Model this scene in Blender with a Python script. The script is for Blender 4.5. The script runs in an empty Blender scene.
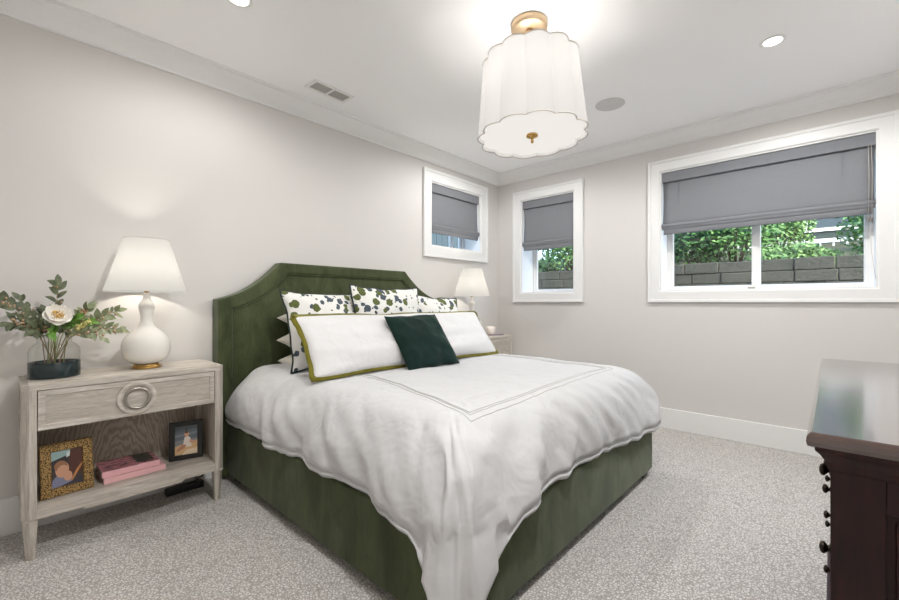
import bpy, bmesh, math, random
from mathutils import Vector, Matrix, noise
PI = math.pi
R = math.radians
sc = bpy.context.scene
COL = sc.collection

# ------------------------------------------------------------------ camera
YAW = math.atan(382.5 / 415.0)
CAMZ = 1.15
cam_d = bpy.data.cameras.new('camera')
cam_d.sensor_width = 36.0
cam_d.lens = 36.0 * 415.0 / 899.0
cam_d.shift_y = 2.0 / 899.0
cam_d.clip_start = 0.03
cam = bpy.data.objects.new('camera', cam_d)
COL.objects.link(cam)
cam.location = (0, 0, CAMZ)
cam.rotation_euler = (PI / 2, 0, YAW - PI / 2)
sc.camera = cam

# ------------------------------------------------------------------ world, lamps, exposure
world = bpy.data.worlds.new('sky')
sc.world = world
world.use_nodes = True
wn = world.node_tree
wn.nodes.clear()
sky = wn.nodes.new('ShaderNodeTexSky')
sky.sky_type = 'NISHITA'
sky.sun_disc = False
sky.sun_elevation = R(38)
sky.sun_rotation = R(200)
sky.air_density = 1.0
sky.dust_density = 2.5
bgn = wn.nodes.new('ShaderNodeBackground')
bgn.inputs['Strength'].default_value = 0.86
wo = wn.nodes.new('ShaderNodeOutputWorld')
wn.links.new(sky.outputs[0], bgn.inputs[0])
wn.links.new(bgn.outputs[0], wo.inputs[0])

CAN_POWER = 52.0
BULB_POWER = 3.9        # each of three bulbs in the pendant
LAMP_POWER = 5.8        # bedside lamps
SHADE_GLOW = 0.28
PENDANT_GLOW = 0.42
sc.view_settings.view_transform = 'Standard'
sc.view_settings.look = 'None'
sc.view_settings.gamma = 1.0
sc.view_settings.use_curve_mapping = False
sc.view_settings.exposure = 0.71
sc.cycles.use_denoising = True
sc.cycles.diffuse_bounces = 6
sc.cycles.max_bounces = 14
sc.cycles.transparent_max_bounces = 16
sc.cycles.caustics_reflective = False
sc.cycles.caustics_refractive = False
sc.cycles.sample_clamp_indirect = 6.0

# ------------------------------------------------------------------ helpers
def srgb(r, g, b):
    f = lambda c: (c / 255 / 12.92) if c / 255 <= .04045 else ((c / 255 + .055) / 1.055) ** 2.4
    return (f(r), f(g), f(b), 1.0)

class NT:
    def __init__(s, name):
        s.m = bpy.data.materials.new(name)
        s.m.use_nodes = True
        s.t = s.m.node_tree
        s.t.nodes.clear()
        s.out = s.n('OutputMaterial')
    def n(s, kind, **kw):
        nd = s.t.nodes.new('ShaderNode' + kind)
        for k, v in kw.items():
            setattr(nd, k, v)
        return nd
    def l(s, a, b):
        s.t.links.new(a, b)
    def set(s, nd, **kw):
        for k, v in kw.items():
            nd.inputs[k.replace('_', ' ')].default_value = v
        return nd
    def bsdf(s, col=None, rough=.6, **kw):
        b = s.n('BsdfPrincipled')
        if col is not None:
            b.inputs['Base Color'].default_value = col
        b.inputs['Roughness'].default_value = rough
        for k, v in kw.items():
            b.inputs[k.replace('_', ' ')].default_value = v
        s.l(b.outputs[0], s.out.inputs[0])
        return b
    def coord(s, scale=(1, 1, 1), kind='Object', rot=(0, 0, 0)):
        tc = s.n('TexCoord')
        mp = s.n('Mapping')
        mp.inputs['Scale'].default_value = scale
        mp.inputs['Rotation'].default_value = rot
        s.l(tc.outputs[kind], mp.inputs['Vector'])
        return mp.outputs[0]
    def noise(s, vec, scale=5, detail=4, rough=.55, dist=0):
        n = s.n('TexNoise')
        s.set(n, Scale=scale, Detail=detail, Roughness=rough, Distortion=dist)
        s.l(vec, n.inputs['Vector'])
        return n
    def ramp(s, fac, stops, interp='LINEAR'):
        r = s.n('ValToRGB')
        cr = r.color_ramp
        cr.interpolation = interp
        while len(cr.elements) < len(stops):
            cr.elements.new(.5)
        for e, (p, c) in zip(cr.elements, stops):
            e.position = p
            e.color = c
        s.l(fac, r.inputs[0])
        return r.outputs[0]
    def bump(s, b, height, strength=.3, dist=.01):
        bp = s.n('Bump')
        s.set(bp, Strength=strength, Distance=dist)
        s.l(height, bp.inputs['Height'])
        s.l(bp.outputs[0], b.inputs['Normal'])
    def mix(s, fac, a, b):
        m = s.n('MixRGB')
        for i, v in ((0, fac), (1, a), (2, b)):
            if isinstance(v, (int, float)):
                m.inputs[i].default_value = v
            elif isinstance(v, tuple):
                m.inputs[i].default_value = v
            else:
                s.l(v, m.inputs[i])
        return m.outputs[0]

def plain(name, col, rough=.6, var=.035, **kw):
    t = NT(name)
    b = t.bsdf(col, rough, **kw)
    v = t.coord()
    n = t.noise(v, 14, 3)
    c2 = tuple(min(1, x * (1 - var)) for x in col[:3]) + (1,)
    t.l(t.mix(n.outputs[0], c2, tuple(min(1, x * (1 + var)) for x in col[:3]) + (1,)), b.inputs['Base Color'])
    return t.m

class MB:
    """collects geometry of one mesh object"""
    def __init__(s):
        s.bm = bmesh.new()
        s.mi = 0
    def face(s, vs, smooth=False):
        try:
            f = s.bm.faces.new(vs)
            f.material_index = s.mi
            f.smooth = smooth
            return f
        except ValueError:
            return None
    def box(s, x0, x1, y0, y1, z0, z1, bev=0, M=None):
        tmp = bmesh.new()
        bmesh.ops.create_cube(tmp, size=1)
        for v in tmp.verts:
            v.co = Vector(((x0 + x1) / 2 + v.co.x * (x1 - x0), (y0 + y1) / 2 + v.co.y * (y1 - y0), (z0 + z1) / 2 + v.co.z * (z1 - z0)))
        if bev:
            bmesh.ops.bevel(tmp, geom=list(tmp.edges), offset=bev, segments=3 if bev > .004 else 2, affect='EDGES', profile=.5)
        s.absorb(tmp, M, smooth=False)
        return s
    def absorb(s, tmp, M=None, smooth=None):
        mp = {}
        for v in tmp.verts:
            mp[v] = s.bm.verts.new(M @ v.co if M else v.co)
        for f in tmp.faces:
            s.face([mp[v] for v in f.verts], f.smooth if smooth is None else smooth)
        tmp.free()
    def lathe(s, prof, cx=0, cy=0, cz=0, n=40, rfun=None, cap0=True, cap1=True, M=None, smooth=True):
        rings = []
        for r, z in prof:
            ring = []
            for k in range(n):
                a = 2 * PI * k / n
                rr = rfun(a, r, z) if rfun else r
                p = Vector((cx + rr * math.cos(a), cy + rr * math.sin(a), cz + z))
                ring.append(s.bm.verts.new(M @ p if M else p))
            rings.append(ring)
        for a, b in zip(rings, rings[1:]):
            for k in range(n):
                s.face([a[k], a[(k + 1) % n], b[(k + 1) % n], b[k]], smooth)
        if cap0: s.face(rings[0][::-1])
        if cap1: s.face(rings[-1])
        return s
    def tube(s, pts, rad, n=8, closed=False, caps=True):
        pts = [Vector(p) for p in pts]
        m = len(pts)
        rings = []
        up = None
        for i, p in enumerate(pts):
            if closed:
                d = pts[(i + 1) % m] - pts[i - 1]
            else:
                d = pts[min(i + 1, m - 1)] - pts[max(i - 1, 0)]
            d.normalize()
            if up is None:
                up = Vector((0, 0, 1)) if abs(d.z) < .9 else Vector((1, 0, 0))
            sd = d.cross(up)
            if sd.length < 1e-6:
                sd = d.orthogonal()
            sd.normalize()
            up = sd.cross(d).normalized()
            rr = rad(i / (m - 1)) if callable(rad) else rad
            rings.append([s.bm.verts.new(p + (sd * math.cos(2 * PI * k / n) + up * math.sin(2 * PI * k / n)) * rr) for k in range(n)])
        for i in range(m if closed else m - 1):
            a, b = rings[i], rings[(i + 1) % m]
            for k in range(n):
                s.face([a[k], a[(k + 1) % n], b[(k + 1) % n], b[k]], True)
        if caps and not closed:
            s.face(rings[0][::-1]); s.face(rings[-1])
        return s
    def prism(s, pts2, axis, a0, a1, smooth=False):
        """polygon extruded along an axis; pts2 in the other two axes"""
        def mk(p, a):
            if axis == 'x': return (a, p[0], p[1])
            if axis == 'y': return (p[0], a, p[1])
            return (p[0], p[1], a)
        A = [s.bm.verts.new(mk(p, a0)) for p in pts2]
        B = [s.bm.verts.new(mk(p, a1)) for p in pts2]
        n = len(pts2)
        for k in range(n):
            s.face([A[k], A[(k + 1) % n], B[(k + 1) % n], B[k]], smooth)
        s.face(A[::-1]); s.face(B)
        return s
    def grid(s, rows, smooth=True, wrap=False):
        V = [[s.bm.verts.new(p) for p in r] for r in rows]
        for a, b in zip(V, V[1:]):
            n = len(a)
            for k in range(n if wrap else n - 1):
                s.face([a[k], a[(k + 1) % n], b[(k + 1) % n], b[k]], smooth)
        return V
    def loop_profile(s, x0, x1, z0, z1, prof):
        """mitred frame round a rectangle in the local xz plane; prof = (outward offset, y) closed polygon"""
        cs = []
        for o, y in prof:
            cs.append([s.bm.verts.new(p) for p in ((x0 - o, y, z0 - o), (x1 + o, y, z0 - o), (x1 + o, y, z1 + o), (x0 - o, y, z1 + o))])
        n = len(cs)
        for i in range(n):
            a, b = cs[i], cs[(i + 1) % n]
            for k in range(4):
                s.face([a[k], a[(k + 1) % 4], b[(k + 1) % 4], b[k]])
        return s
    def sphere(s, c, r, sx=1, sy=1, sz=1, seg=14, M=None):
        tmp = bmesh.new()
        bmesh.ops.create_uvsphere(tmp, u_segments=seg, v_segments=max(6, seg * 2 // 3), radius=1)
        for v in tmp.verts:
            v.co = Vector((c[0] + v.co.x * r * sx, c[1] + v.co.y * r * sy, c[2] + v.co.z * r * sz))
        s.absorb(tmp, M, smooth=True)
        return s
    def build(s, name, mats, parent=None, loc=None, rot=None, recalc=True):
        if recalc:
            bmesh.ops.recalc_face_normals(s.bm, faces=list(s.bm.faces))
        me = bpy.data.meshes.new(name)
        s.bm.to_mesh(me)
        s.bm.free()
        for m in (mats if isinstance(mats, (list, tuple)) else [mats]):
            me.materials.append(m)
        o = bpy.data.objects.new(name, me)
        COL.objects.link(o)
        if parent: o.parent = parent
        if loc: o.location = loc
        if rot: o.rotation_euler = rot
        return o

def tag(o, label=None, cat=None, group=None, kind=None):
    if label: o['label'] = label
    if cat: o['category'] = cat
    if group: o['group'] = group
    if kind: o['kind'] = kind
    return o

def empty(name, loc=(0, 0, 0), rz=0, label=None, cat=None, group=None, kind=None):
    o = bpy.data.objects.new(name, None)
    o.empty_display_size = .1
    COL.objects.link(o)
    o.location = loc
    o.rotation_euler = (0, 0, rz)
    return tag(o, label, cat, group, kind)

def copy_tree(o, parent=None):
    c = o.copy()
    COL.objects.link(c)
    c.parent = parent
    for ch in [x for x in bpy.data.objects if x.parent == o]:
        copy_tree(ch, c)
    return c

def lamp_light(name, kind, parent, loc, power, col=(1, .86, .68), size=.03, **kw):
    d = bpy.data.lights.new(name, kind)
    d.energy = power
    d.color = col
    if kind == 'AREA':
        d.shape = 'DISK'; d.size = size
    else:
        d.shadow_soft_size = size
    for k, v in kw.items():
        setattr(d, k, v)
    o = bpy.data.objects.new(name, d)
    COL.objects.link(o)
    o.parent = parent
    o.location = loc
    return o

# ------------------------------------------------------------------ materials
def mat_wall(name, col):
    t = NT(name)
    b = t.bsdf(col, .75)
    n = t.noise(t.coord(), 180, 3)
    t.bump(b, n.outputs[0], .06, .002)
    return t.m
m_wall = mat_wall('wall_paint', srgb(213, 210, 207))
m_ceil = mat_wall('ceiling_paint', srgb(247, 247, 247))
m_trim = plain('trim_paint', srgb(232, 232, 231), .38, var=.01)
m_trim.node_tree.nodes['Principled BSDF'].inputs['Specular IOR Level'].default_value = .35

def mat_carpet():
    t = NT('carpet')
    b = t.bsdf(None, .95)
    v = t.coord((1, 1, 1))
    wob = t.noise(v, 40, 2)
    add = t.n('VectorMath', operation='MULTIPLY_ADD')
    t.l(wob.outputs['Color'], add.inputs[0])
    add.inputs[1].default_value = (.012, .012, 0)
    t.l(v, add.inputs[2])
    vo = t.n('TexVoronoi')
    vo.feature = 'DISTANCE_TO_EDGE'
    t.set(vo, Scale=80, Randomness=.9)
    t.l(add.outputs[0], vo.inputs['Vector'])
    spots = t.ramp(vo.outputs['Distance'], [(.03, (0, 0, 0, 1)), (.22, (1, 1, 1, 1))])
    big = t.noise(v, 1.3, 2)
    base = t.mix(big.outputs[0], srgb(150, 145, 140), srgb(162, 157, 152))
    fib = t.noise(v, 420, 2)
    c = t.mix(spots, base, srgb(234, 231, 228))
    c2 = t.mix(.25, c, t.ramp(fib.outputs[0], [(.3, srgb(110, 105, 100)), (.7, srgb(232, 228, 222))]))
    t.l(c2, b.inputs['Base Color'])
    hs = t.n('Math', operation='ADD')
    t.l(spots, hs.inputs[0]); t.l(fib.outputs[0], hs.inputs[1])
    t.bump(b, hs.outputs[0], .5, .004)
    return t.m
m_carpet = mat_carpet()

def mat_velvet(name, dark, light, rough=.8, sheen=.5, tint=(.75, .8, .7, 1)):
    t = NT(name)
    b = t.bsdf(None, rough)
    b.inputs['Specular IOR Level'].default_value = .15
    b.inputs['Sheen Weight'].default_value = sheen
    b.inputs['Sheen Roughness'].default_value = .35
    b.inputs['Sheen Tint'].default_value = tint
    v = t.coord((2.2, 2.2, .9))
    n = t.noise(v, 3.2, 5, .62, .6)
    n2 = t.noise(t.coord((60, 60, 8)), 3, 2)
    f = t.n('Math', operation='MULTIPLY_ADD')
    t.l(n2.outputs[0], f.inputs[0]); f.inputs[1].default_value = .25
    t.l(n.outputs[0], f.inputs[2])
    t.l(t.ramp(f.outputs[0], [(.42, dark), (.82, light)]), b.inputs['Base Color'])
    t.bump(b, t.noise(t.coord(), 900, 1).outputs[0], .12, .001)
    return t.m
m_green = mat_velvet('olive_velvet', srgb(50, 57, 36), srgb(82, 89, 62))
m_teal = mat_velvet('dark_green_velvet', srgb(10, 28, 25), srgb(24, 48, 43), sheen=.22)
m_trimvelvet = mat_velvet('olive_trim', srgb(92, 88, 24), srgb(130, 124, 52), sheen=.3)
m_darkpipe = plain('dark_piping', srgb(38, 48, 46), .8)

def mat_cloth(name, col, scale=1.0, bump=.35, fine=True):
    t = NT(name)
    b = t.bsdf(col, .85)
    b.inputs['Sheen Weight'].default_value = .15
    v = t.coord()
    n1 = t.noise(v, 5 * scale, 3, .5, .3)
    n2 = t.noise(v, 11 * scale, 1, .4, .1)
    rd = t.noise(v, 3.2 * scale, 2, .5, .5)
    rd.noise_type = 'RIDGED_MULTIFRACTAL'
    a = t.n('Math', operation='MULTIPLY_ADD')
    t.l(n2.outputs[0], a.inputs[0]); a.inputs[1].default_value = .3
    t.l(n1.outputs[0], a.inputs[2])
    a2 = t.n('Math', operation='MULTIPLY_ADD')
    t.l(rd.outputs[0], a2.inputs[0]); a2.inputs[1].default_value = .28
    t.l(a.outputs[0], a2.inputs[2])
    t.bump(b, a2.outputs[0], bump, .04)
    return t.m
m_duvet = mat_cloth('white_cotton', srgb(202, 202, 203), 1.0, .6)
m_pillow = mat_cloth('white_pillow_cotton', srgb(213, 212, 212), 1.3, .4)
m_cream = mat_cloth('cream_pillow_cotton', srgb(232, 227, 216), 1.3, .3)
m_stitch = plain('grey_stitching', srgb(188, 186, 182), .9)
m_mattress = plain('mattress_ticking', srgb(225, 224, 220), .9)

def mat_floral():
    t = NT('floral_cotton')
    b = t.bsdf(None, .85)
    v0 = t.coord((1, 0, 1))
    oi = t.n('ObjectInfo')
    vm = t.n('VectorMath', operation='MULTIPLY_ADD')
    t.l(oi.outputs['Random'], vm.inputs[0]); vm.inputs[1].default_value = (7.3, 0, 5.1)
    t.l(v0, vm.inputs[2])
    v = vm.outputs[0]
    wob = t.noise(v, 22, 3)
    ad = t.n('VectorMath', operation='MULTIPLY_ADD')
    t.l(wob.outputs['Color'], ad.inputs[0])
    ad.inputs[1].default_value = (.035, 0, .035)
    t.l(v, ad.inputs[2])
    def blobs(scale, thr, seedoff, prob):
        mp = t.n('Mapping')
        mp.inputs['Location'].default_value = (seedoff, 0, seedoff * .7)
        t.l(ad.outputs[0], mp.inputs['Vector'])
        vo = t.n('TexVoronoi')
        t.set(vo, Scale=scale, Randomness=.85)
        t.l(mp.outputs[0], vo.inputs['Vector'])
        d = t.n('Math', operation='LESS_THAN')
        t.l(vo.outputs['Distance'], d.inputs[0]); d.inputs[1].default_value = thr
        sp = t.n('SeparateColor')
        t.l(vo.outputs['Color'], sp.inputs[0])
        pr = t.n('Math', operation='LESS_THAN')
        t.l(sp.outputs[0], pr.inputs[0]); pr.inputs[1].default_value = prob
        m = t.n('Math', operation='MULTIPLY')
        t.l(d.outputs[0], m.inputs[0]); t.l(pr.outputs[0], m.inputs[1])
        return m.outputs[0], sp.outputs[1]
    tone = t.noise(v, 60, 3)
    m1, r1 = blobs(15.0, .43, 0, .76)
    m2, r2 = blobs(22, .38, 3.3, .5)
    m3, r3 = blobs(38, .30, 7.1, .36)
    olive = t.mix(tone.outputs[0], srgb(38, 48, 24), srgb(112, 122, 60))
    navy = t.mix(tone.outputs[0], srgb(18, 28, 34), srgb(96, 110, 122))
    pick = t.ramp(r1, [(.0, (0, 0, 0, 1)), (.55, (1, 1, 1, 1))], 'CONSTANT')
    c1 = t.mix(pick, olive, navy)
    white = srgb(226, 225, 221)
    c = t.mix(m3, white, srgb(70, 78, 72))
    c = t.mix(m2, c, navy)
    c = t.mix(m1, c, c1)
    t.l(c, b.inputs['Base Color'])
    n2 = t.noise(t.coord(), 14, 4)
    t.bump(b, n2.outputs[0], .3, .02)
    return t.m
m_floral = mat_floral()

def mat_oak(name, dark, light, axis='x', sc_=1.0, contrast=(.35, .7)):
    t = NT(name)
    b = t.bsdf(None, .55)
    s = {'x': (1.2, 14, 14), 'z': (14, 14, 1.2), 'y': (14, 1.2, 14)}[axis]
    v = t.coord(tuple(x * sc_ for x in s))
    n = t.noise(v, 3, 6, .65, 1.2)
    n2 = t.noise(t.coord(tuple(x * 6 * sc_ for x in s)), 3, 3, .6)
    a = t.n('Math', operation='MULTIPLY_ADD')
    t.l(n2.outputs[0], a.inputs[0]); a.inputs[1].default_value = .4
    t.l(n.outputs[0], a.inputs[2])
    t.l(t.ramp(a.outputs[0], [(contrast[0] + .2, dark), (contrast[1] + .2, light)]), b.inputs['Base Color'])
    t.bump(b, a.outputs[0], .12, .003)
    return t.m
OD, OL = srgb(172, 163, 152), srgb(214, 207, 197)
m_oak_x = mat_oak('bleached_oak_long', OD, OL, 'x')
m_oak_z = mat_oak('bleached_oak_upright', OD, OL, 'z')
m_oak_in = mat_oak('woven_oak_panel', srgb(166, 158, 147), srgb(200, 193, 182), 'x', 2.0)

def mat_cathedral():
    t = NT('figured_oak_back')
    b = t.bsdf(None, .6)
    v = t.coord((1, 1, .28))
    w = t.n('TexWave')
    w.wave_type = 'RINGS'; w.rings_direction = 'Y'
    t.set(w, Scale=22, Distortion=12, Detail=3, Detail_Scale=1.2)
    t.l(v, w.inputs['Vector'])
    t.l(t.ramp(w.outputs[0], [(.1, srgb(158, 147, 134)), (.8, srgb(188, 178, 165))]), b.inputs['Base Color'])
    return t.m
m_oak_back = mat_cathedral()

def mat_mahogany():
    t = NT('dark_mahogany')
    b = t.bsdf(None, .42)
    b.inputs['Specular IOR Level'].default_value = .3
    n = t.noise(t.coord((3, 14, 2)), 3, 5, .6, 1.0)
    t.l(t.ramp(n.outputs[0], [(.3, srgb(28, 11, 10)), (.75, srgb(54, 23, 20))]), b.inputs['Base Color'])
    b.inputs['Coat Weight'].default_value = .08
    b.inputs['Coat Roughness'].default_value = .2
    return t.m
m_mahog = mat_mahogany()
def mat_top():
    t = NT('polished_mahogany_top')
    b = t.bsdf(None, .18)
    n = t.noise(t.coord((2, 16, 2)), 3, 5, .6, 1.0)
    t.l(t.ramp(n.outputs[0], [(.3, srgb(46, 26, 20)), (.75, srgb(72, 42, 32))]), b.inputs['Base Color'])
    b.inputs['Coat Weight'].default_value = 1.0
    b.inputs['Coat Roughness'].default_value = .12
    b.inputs['Coat IOR'].default_value = 1.9
    return t.m
m_mtop = mat_top()

def metal(name, col, rough=.3):
    t = NT(name)
    b = t.bsdf(col, rough, Metallic=1.0)
    n = t.noise(t.coord(), 60, 3)
    t.bump(b, n.outputs[0], .03, .002)
    return t.m
m_brass = metal('brass', srgb(200, 160, 96), .28)
m_brushed = metal('champagne_brass', srgb(224, 198, 164), .38)
m_silver = metal('aged_silver', srgb(176, 170, 160), .3)
m_bronze = metal('dark_bronze', srgb(58, 50, 44), .35)
m_ceramic = plain('white_glaze', srgb(238, 235, 229), .1)
m_black = plain('black_lacquer', srgb(22, 21, 20), .35)
m_plastic = plain('black_plastic', srgb(30, 30, 30), .5)
m_white_pl = plain('white_enamel', srgb(236, 235, 232), .4)
m_shadegrey = None

def mat_shadefabric(name, col):
    t = NT(name)
    b = t.bsdf(None, .9)
    v = t.coord((1, 1, 1))
    n = t.noise(t.coord((120, 120, 500)), 2, 2)
    n2 = t.noise(t.coord((500, 500, 120)), 2, 2)
    a = t.n('Math', operation='ADD')
    t.l(n.outputs[0], a.inputs[0]); t.l(n2.outputs[0], a.inputs[1])
    d = tuple(x * .84 for x in col[:3]) + (1,)
    h = tuple(min(1, x * 1.14) for x in col[:3]) + (1,)
    t.l(t.ramp(a.outputs[0], [(.75, d), (1.0, h)]), b.inputs['Base Color'])
    return t.m
m_linen = mat_shadefabric('grey_linen', srgb(121, 123, 128))

def mat_glow(name, col, glow, base):
    """lit lamp shade: cloth that lets light through and shines itself"""
    t = NT(name)
    d = t.n('BsdfDiffuse'); d.inputs[0].default_value = base
    tr = t.n('BsdfTranslucent'); tr.inputs[0].default_value = base
    mx = t.n('MixShader'); mx.inputs[0].default_value = .5
    t.l(d.outputs[0], mx.inputs[1]); t.l(tr.outputs[0], mx.inputs[2])
    em = t.n('Emission'); em.inputs[0].default_value = col; em.inputs[1].default_value = glow
    ad = t.n('AddShader')
    t.l(mx.outputs[0], ad.inputs[0]); t.l(em.outputs[0], ad.inputs[1])
    t.l(ad.outputs[0], t.out.inputs[0])
    return t.m
m_lampshade = mat_glow('lit_lamp_shade', (1, .97, .91, 1), SHADE_GLOW, (.15, .145, .137, 1))
m_pendant = mat_glow('lit_pendant_shade', (1, .965, .92, 1), PENDANT_GLOW * .80, (.19, .185, .18, 1))
m_diffuser = mat_glow('lit_diffuser', (1, .96, .91, 1), PENDANT_GLOW, (.25, .25, .24, 1))
m_lens = mat_glow('lit_downlight_lens', (1, .97, .93, 1), 3.0, (.5, .5, .5, 1))
m_shadetrim = plain('shade_edging', srgb(196, 190, 182), .8)

def mat_glass(name, tint=(1, 1, 1, 1), refl=.5, rough=.0):
    t = NT(name)
    tr = t.n('BsdfTransparent'); tr.inputs[0].default_value = tint
    gl = t.n('BsdfGlossy'); gl.inputs['Roughness'].default_value = rough
    fr = t.n('Fresnel')
    ge = t.n('NewGeometry')
    io = t.n('Mix'); io.inputs[2].default_value = 1.45; io.inputs[3].default_value = 1 / 1.45
    t.l(ge.outputs['Backfacing'], io.inputs[0])
    t.l(io.outputs[0], fr.inputs[0])
    mu = t.n('Math', operation='MULTIPLY'); mu.inputs[1].default_value = refl
    t.l(fr.outputs[0], mu.inputs[0])
    mx = t.n('MixShader')
    t.l(mu.outputs[0], mx.inputs[0]); t.l(tr.outputs[0], mx.inputs[1]); t.l(gl.outputs[0], mx.inputs[2])
    t.l(mx.outputs[0], t.out.inputs[0])
    return t.m
m_pane = mat_glass('window_glass', (.97, .99, .98, 1), 1.0)
m_vase = mat_glass('clear_vase_glass', (.985, .99, .985, 1), 1.0)
m_band = plain('dark_teal_glass_band', srgb(30, 44, 46), .15)

# ------------------------------------------------------------------ room shell
WA, WB, WC, WD, CEIL, TH = 3.0, 4.13, -.56, -.95, 2.685, .32
def wall_with_holes(name, axis, p0, p1, a0, a1, holes):
    """box wall split round its window openings; axis = the wall's long axis"""
    mb = MB()
    xs = sorted({a0, a1} | {h[0] for h in holes} | {h[1] for h in holes})
    zs = sorted({-.1, CEIL + .1} | {h[2] for h in holes} | {h[3] for h in holes})
    for i in range(len(xs) - 1):
        for j in range(len(zs) - 1):
            cx, cz = (xs[i] + xs[i + 1]) / 2, (zs[j] + zs[j + 1]) / 2
            if any(h[0] < cx < h[1] and h[2] < cz < h[3] for h in holes):
                continue
            if axis == 'x': mb.box(xs[i], xs[i + 1], p0, p1, zs[j], zs[j + 1])
            else: mb.box(p0, p1, xs[i], xs[i + 1], zs[j], zs[j + 1])
    bmesh.ops.remove_doubles(mb.bm, verts=list(mb.bm.verts), dist=1e-5)
    return tag(mb.build(name, m_wall), kind='structure')
OA = (2.972, 3.782, 1.722, 2.38)          # x0 x1 z0 z1
OB1 = (2.006, 2.667, 1.25, 2.33)          # y0 y1 z0 z1
OB2 = (-.237, 1.166, 1.247, 2.347)
wall_with_holes('wall_left', 'x', WA, WA + TH, WD - .1, WB + TH, [OA])
wall_with_holes('wall_right', 'y', WB, WB + TH, WC - .1, WA, [OB1, OB2])
wall_with_holes('wall_near', 'x', WC - .1, WC, WD - .1, WB, [])
wall_with_holes('wall_back', 'y', WD - .1, WD, WC, WA, [])
tag(MB().box(WD - .1, WB + TH, WC - .1, WA + TH, -.12, 0).build('floor', m_carpet), kind='structure')
tag(MB().box(WD - .1, WB + TH, WC - .1, WA + TH, CEIL, CEIL + .12).build('ceiling', m_ceil), kind='structure')

# crown: a lofted profile round the room (offset from wall, z)
mb = MB()
prof = [(0, 2.562), (.012, 2.562), (.014, 2.574), (.022, 2.58), (.05, 2.606), (.078, 2.645), (.086, 2.664), (.098, 2.668), (.1, CEIL), (0, CEIL)]
cs = []
for o, z in prof:
    cs.append([mb.bm.verts.new(p) for p in ((WD + o, WC + o, z), (WB - o, WC + o, z), (WB - o, WA - o, z), (WD + o, WA - o, z))])
for i in range(len(cs)):
    a, b = cs[i], cs[(i + 1) % len(cs)]
    for k in range(4):
        mb.face([a[k], a[(k + 1) % 4], b[(k + 1) % 4], b[k]])
tag(mb.build('trim_1', m_trim), kind='structure')
def baseboard(name, x0, x1, y0, y1):
    tag(MB().box(x0, x1, y0, y1, 0, .182, .004).build(name, m_trim), kind='structure')
baseboard('baseboard_left', WD, WB, WA - .018, WA)
baseboard('baseboard_right', WB - .018, WB, WC, WA - .018)
baseboard('baseboard_near', WD, WB - .018, WC, WC + .018)
baseboard('baseboard_back', WD, WD + .018, WC + .018, WA - .018)

# ------------------------------------------------------------------ windows (local x along the wall to the right, y outward)
def window(n, loc, rz, x0, x1, z0, z1, panes, cas, depth):
    root = empty('window_%d' % n, loc, rz, kind='structure')
    m = MB()
    c = cas
    m.loop_profile(x0, x1, z0, z1, [(0, .0), (0, -.016), (.006, -.02), (c - .026, -.02), (c - .024, -.028), (c - .004, -.030), (c, -.026), (c, 0)])
    m.build('window_casing', m_trim, root)
    m = MB()
    m.loop_profile(x0, x1, z0, z1, [(-.012, -.004), (0, -.004), (0, depth + .06), (-.012, depth + .06)])
    m.build('window_jamb', m_trim, root)
    fx0, fx1, fz0, fz1 = x0 + .012, x1 - .012, z0 + .012, z1 - .012
    m = MB()
    m.loop_profile(fx0, fx1, fz0, fz1, [(-.022, depth - .015), (0, depth - .015), (0, depth + .05), (-.022, depth + .05)])
    m.build('window_frame', m_white_pl, root)
    xs = [fx0 + .02] + panes + [fx1 - .02]
    for k in range(len(xs) - 1):
        a, b = xs[k], xs[k + 1]
        s = MB()
        w = .027
        y = depth + (.0 if k % 2 == 0 else .012)
        s.loop_profile(a + w, b - w, fz0 + .02 + w - .014, fz1 - .02 - w, [(0, y), (w + (.014 if len(xs) > 2 else 0), y), (w + .01, y + .03), (0, y + .03), (-.005, y + .014)])
        so = s.build('window_sash', m_white_pl, root)
        MB().box(a + w - .004, b - w + .004, y + .013, y + .017, fz0 + .02 + w - .018, fz1 - .02 - w + .004).build('window_pane', m_pane, so)
    if n != 1:
        MB().box(xs[0] + (xs[1] - xs[0]) * .92, xs[0] + (xs[1] - xs[0]) * .92 + .05, depth - .035, depth - .012, fz0 + .004, fz0 + .018, .003).build('window_latch', m_silver, root)
    return root
window(1, (0, WA, 0), 0, OA[0], OA[1], OA[2], OA[3], [3.575], .115, .25)
window(2, (WB, 0, 0), -PI / 2, -OB1[1], -OB1[0], OB1[2], OB1[3], [], .103, .25)
window(3, (WB, 0, 0), -PI / 2, -OB2[1], -OB2[0], OB2[2], OB2[3], [-.472], .1, .2)

# ------------------------------------------------------------------ ground outside
def mat_soil():
    t = NT('leafy_soil'); b = t.bsdf(None, .95)
    n = t.noise(t.coord(), 6, 6)
    t.l(t.ramp(n.outputs[0], [(.35, srgb(42, 46, 30)), (.65, srgb(70, 76, 48))]), b.inputs['Base Color'])
    return t.m
m_soil = mat_soil()
mb = MB()
for k, (xa, xb, ya, yb) in enumerate(((WB + TH + .01, 7.0, -9, 12), (-6, WB + TH + .01, WA + TH + .01, 12))):
    mb.box(xa, xb, ya, yb, .7, .95)
rows = []
for i in range(16):
    x = 7.22 + i * .8
    rows.append([Vector((x, -9 + j * .7, 1.5 + .13 * max(0, i - .6) + .07 * noise.noise(Vector((i * .6, j * .5, 1))))) for j in range(31)])
mb.grid(rows)
tag(mb.build('ground', m_soil), kind='structure')

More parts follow.
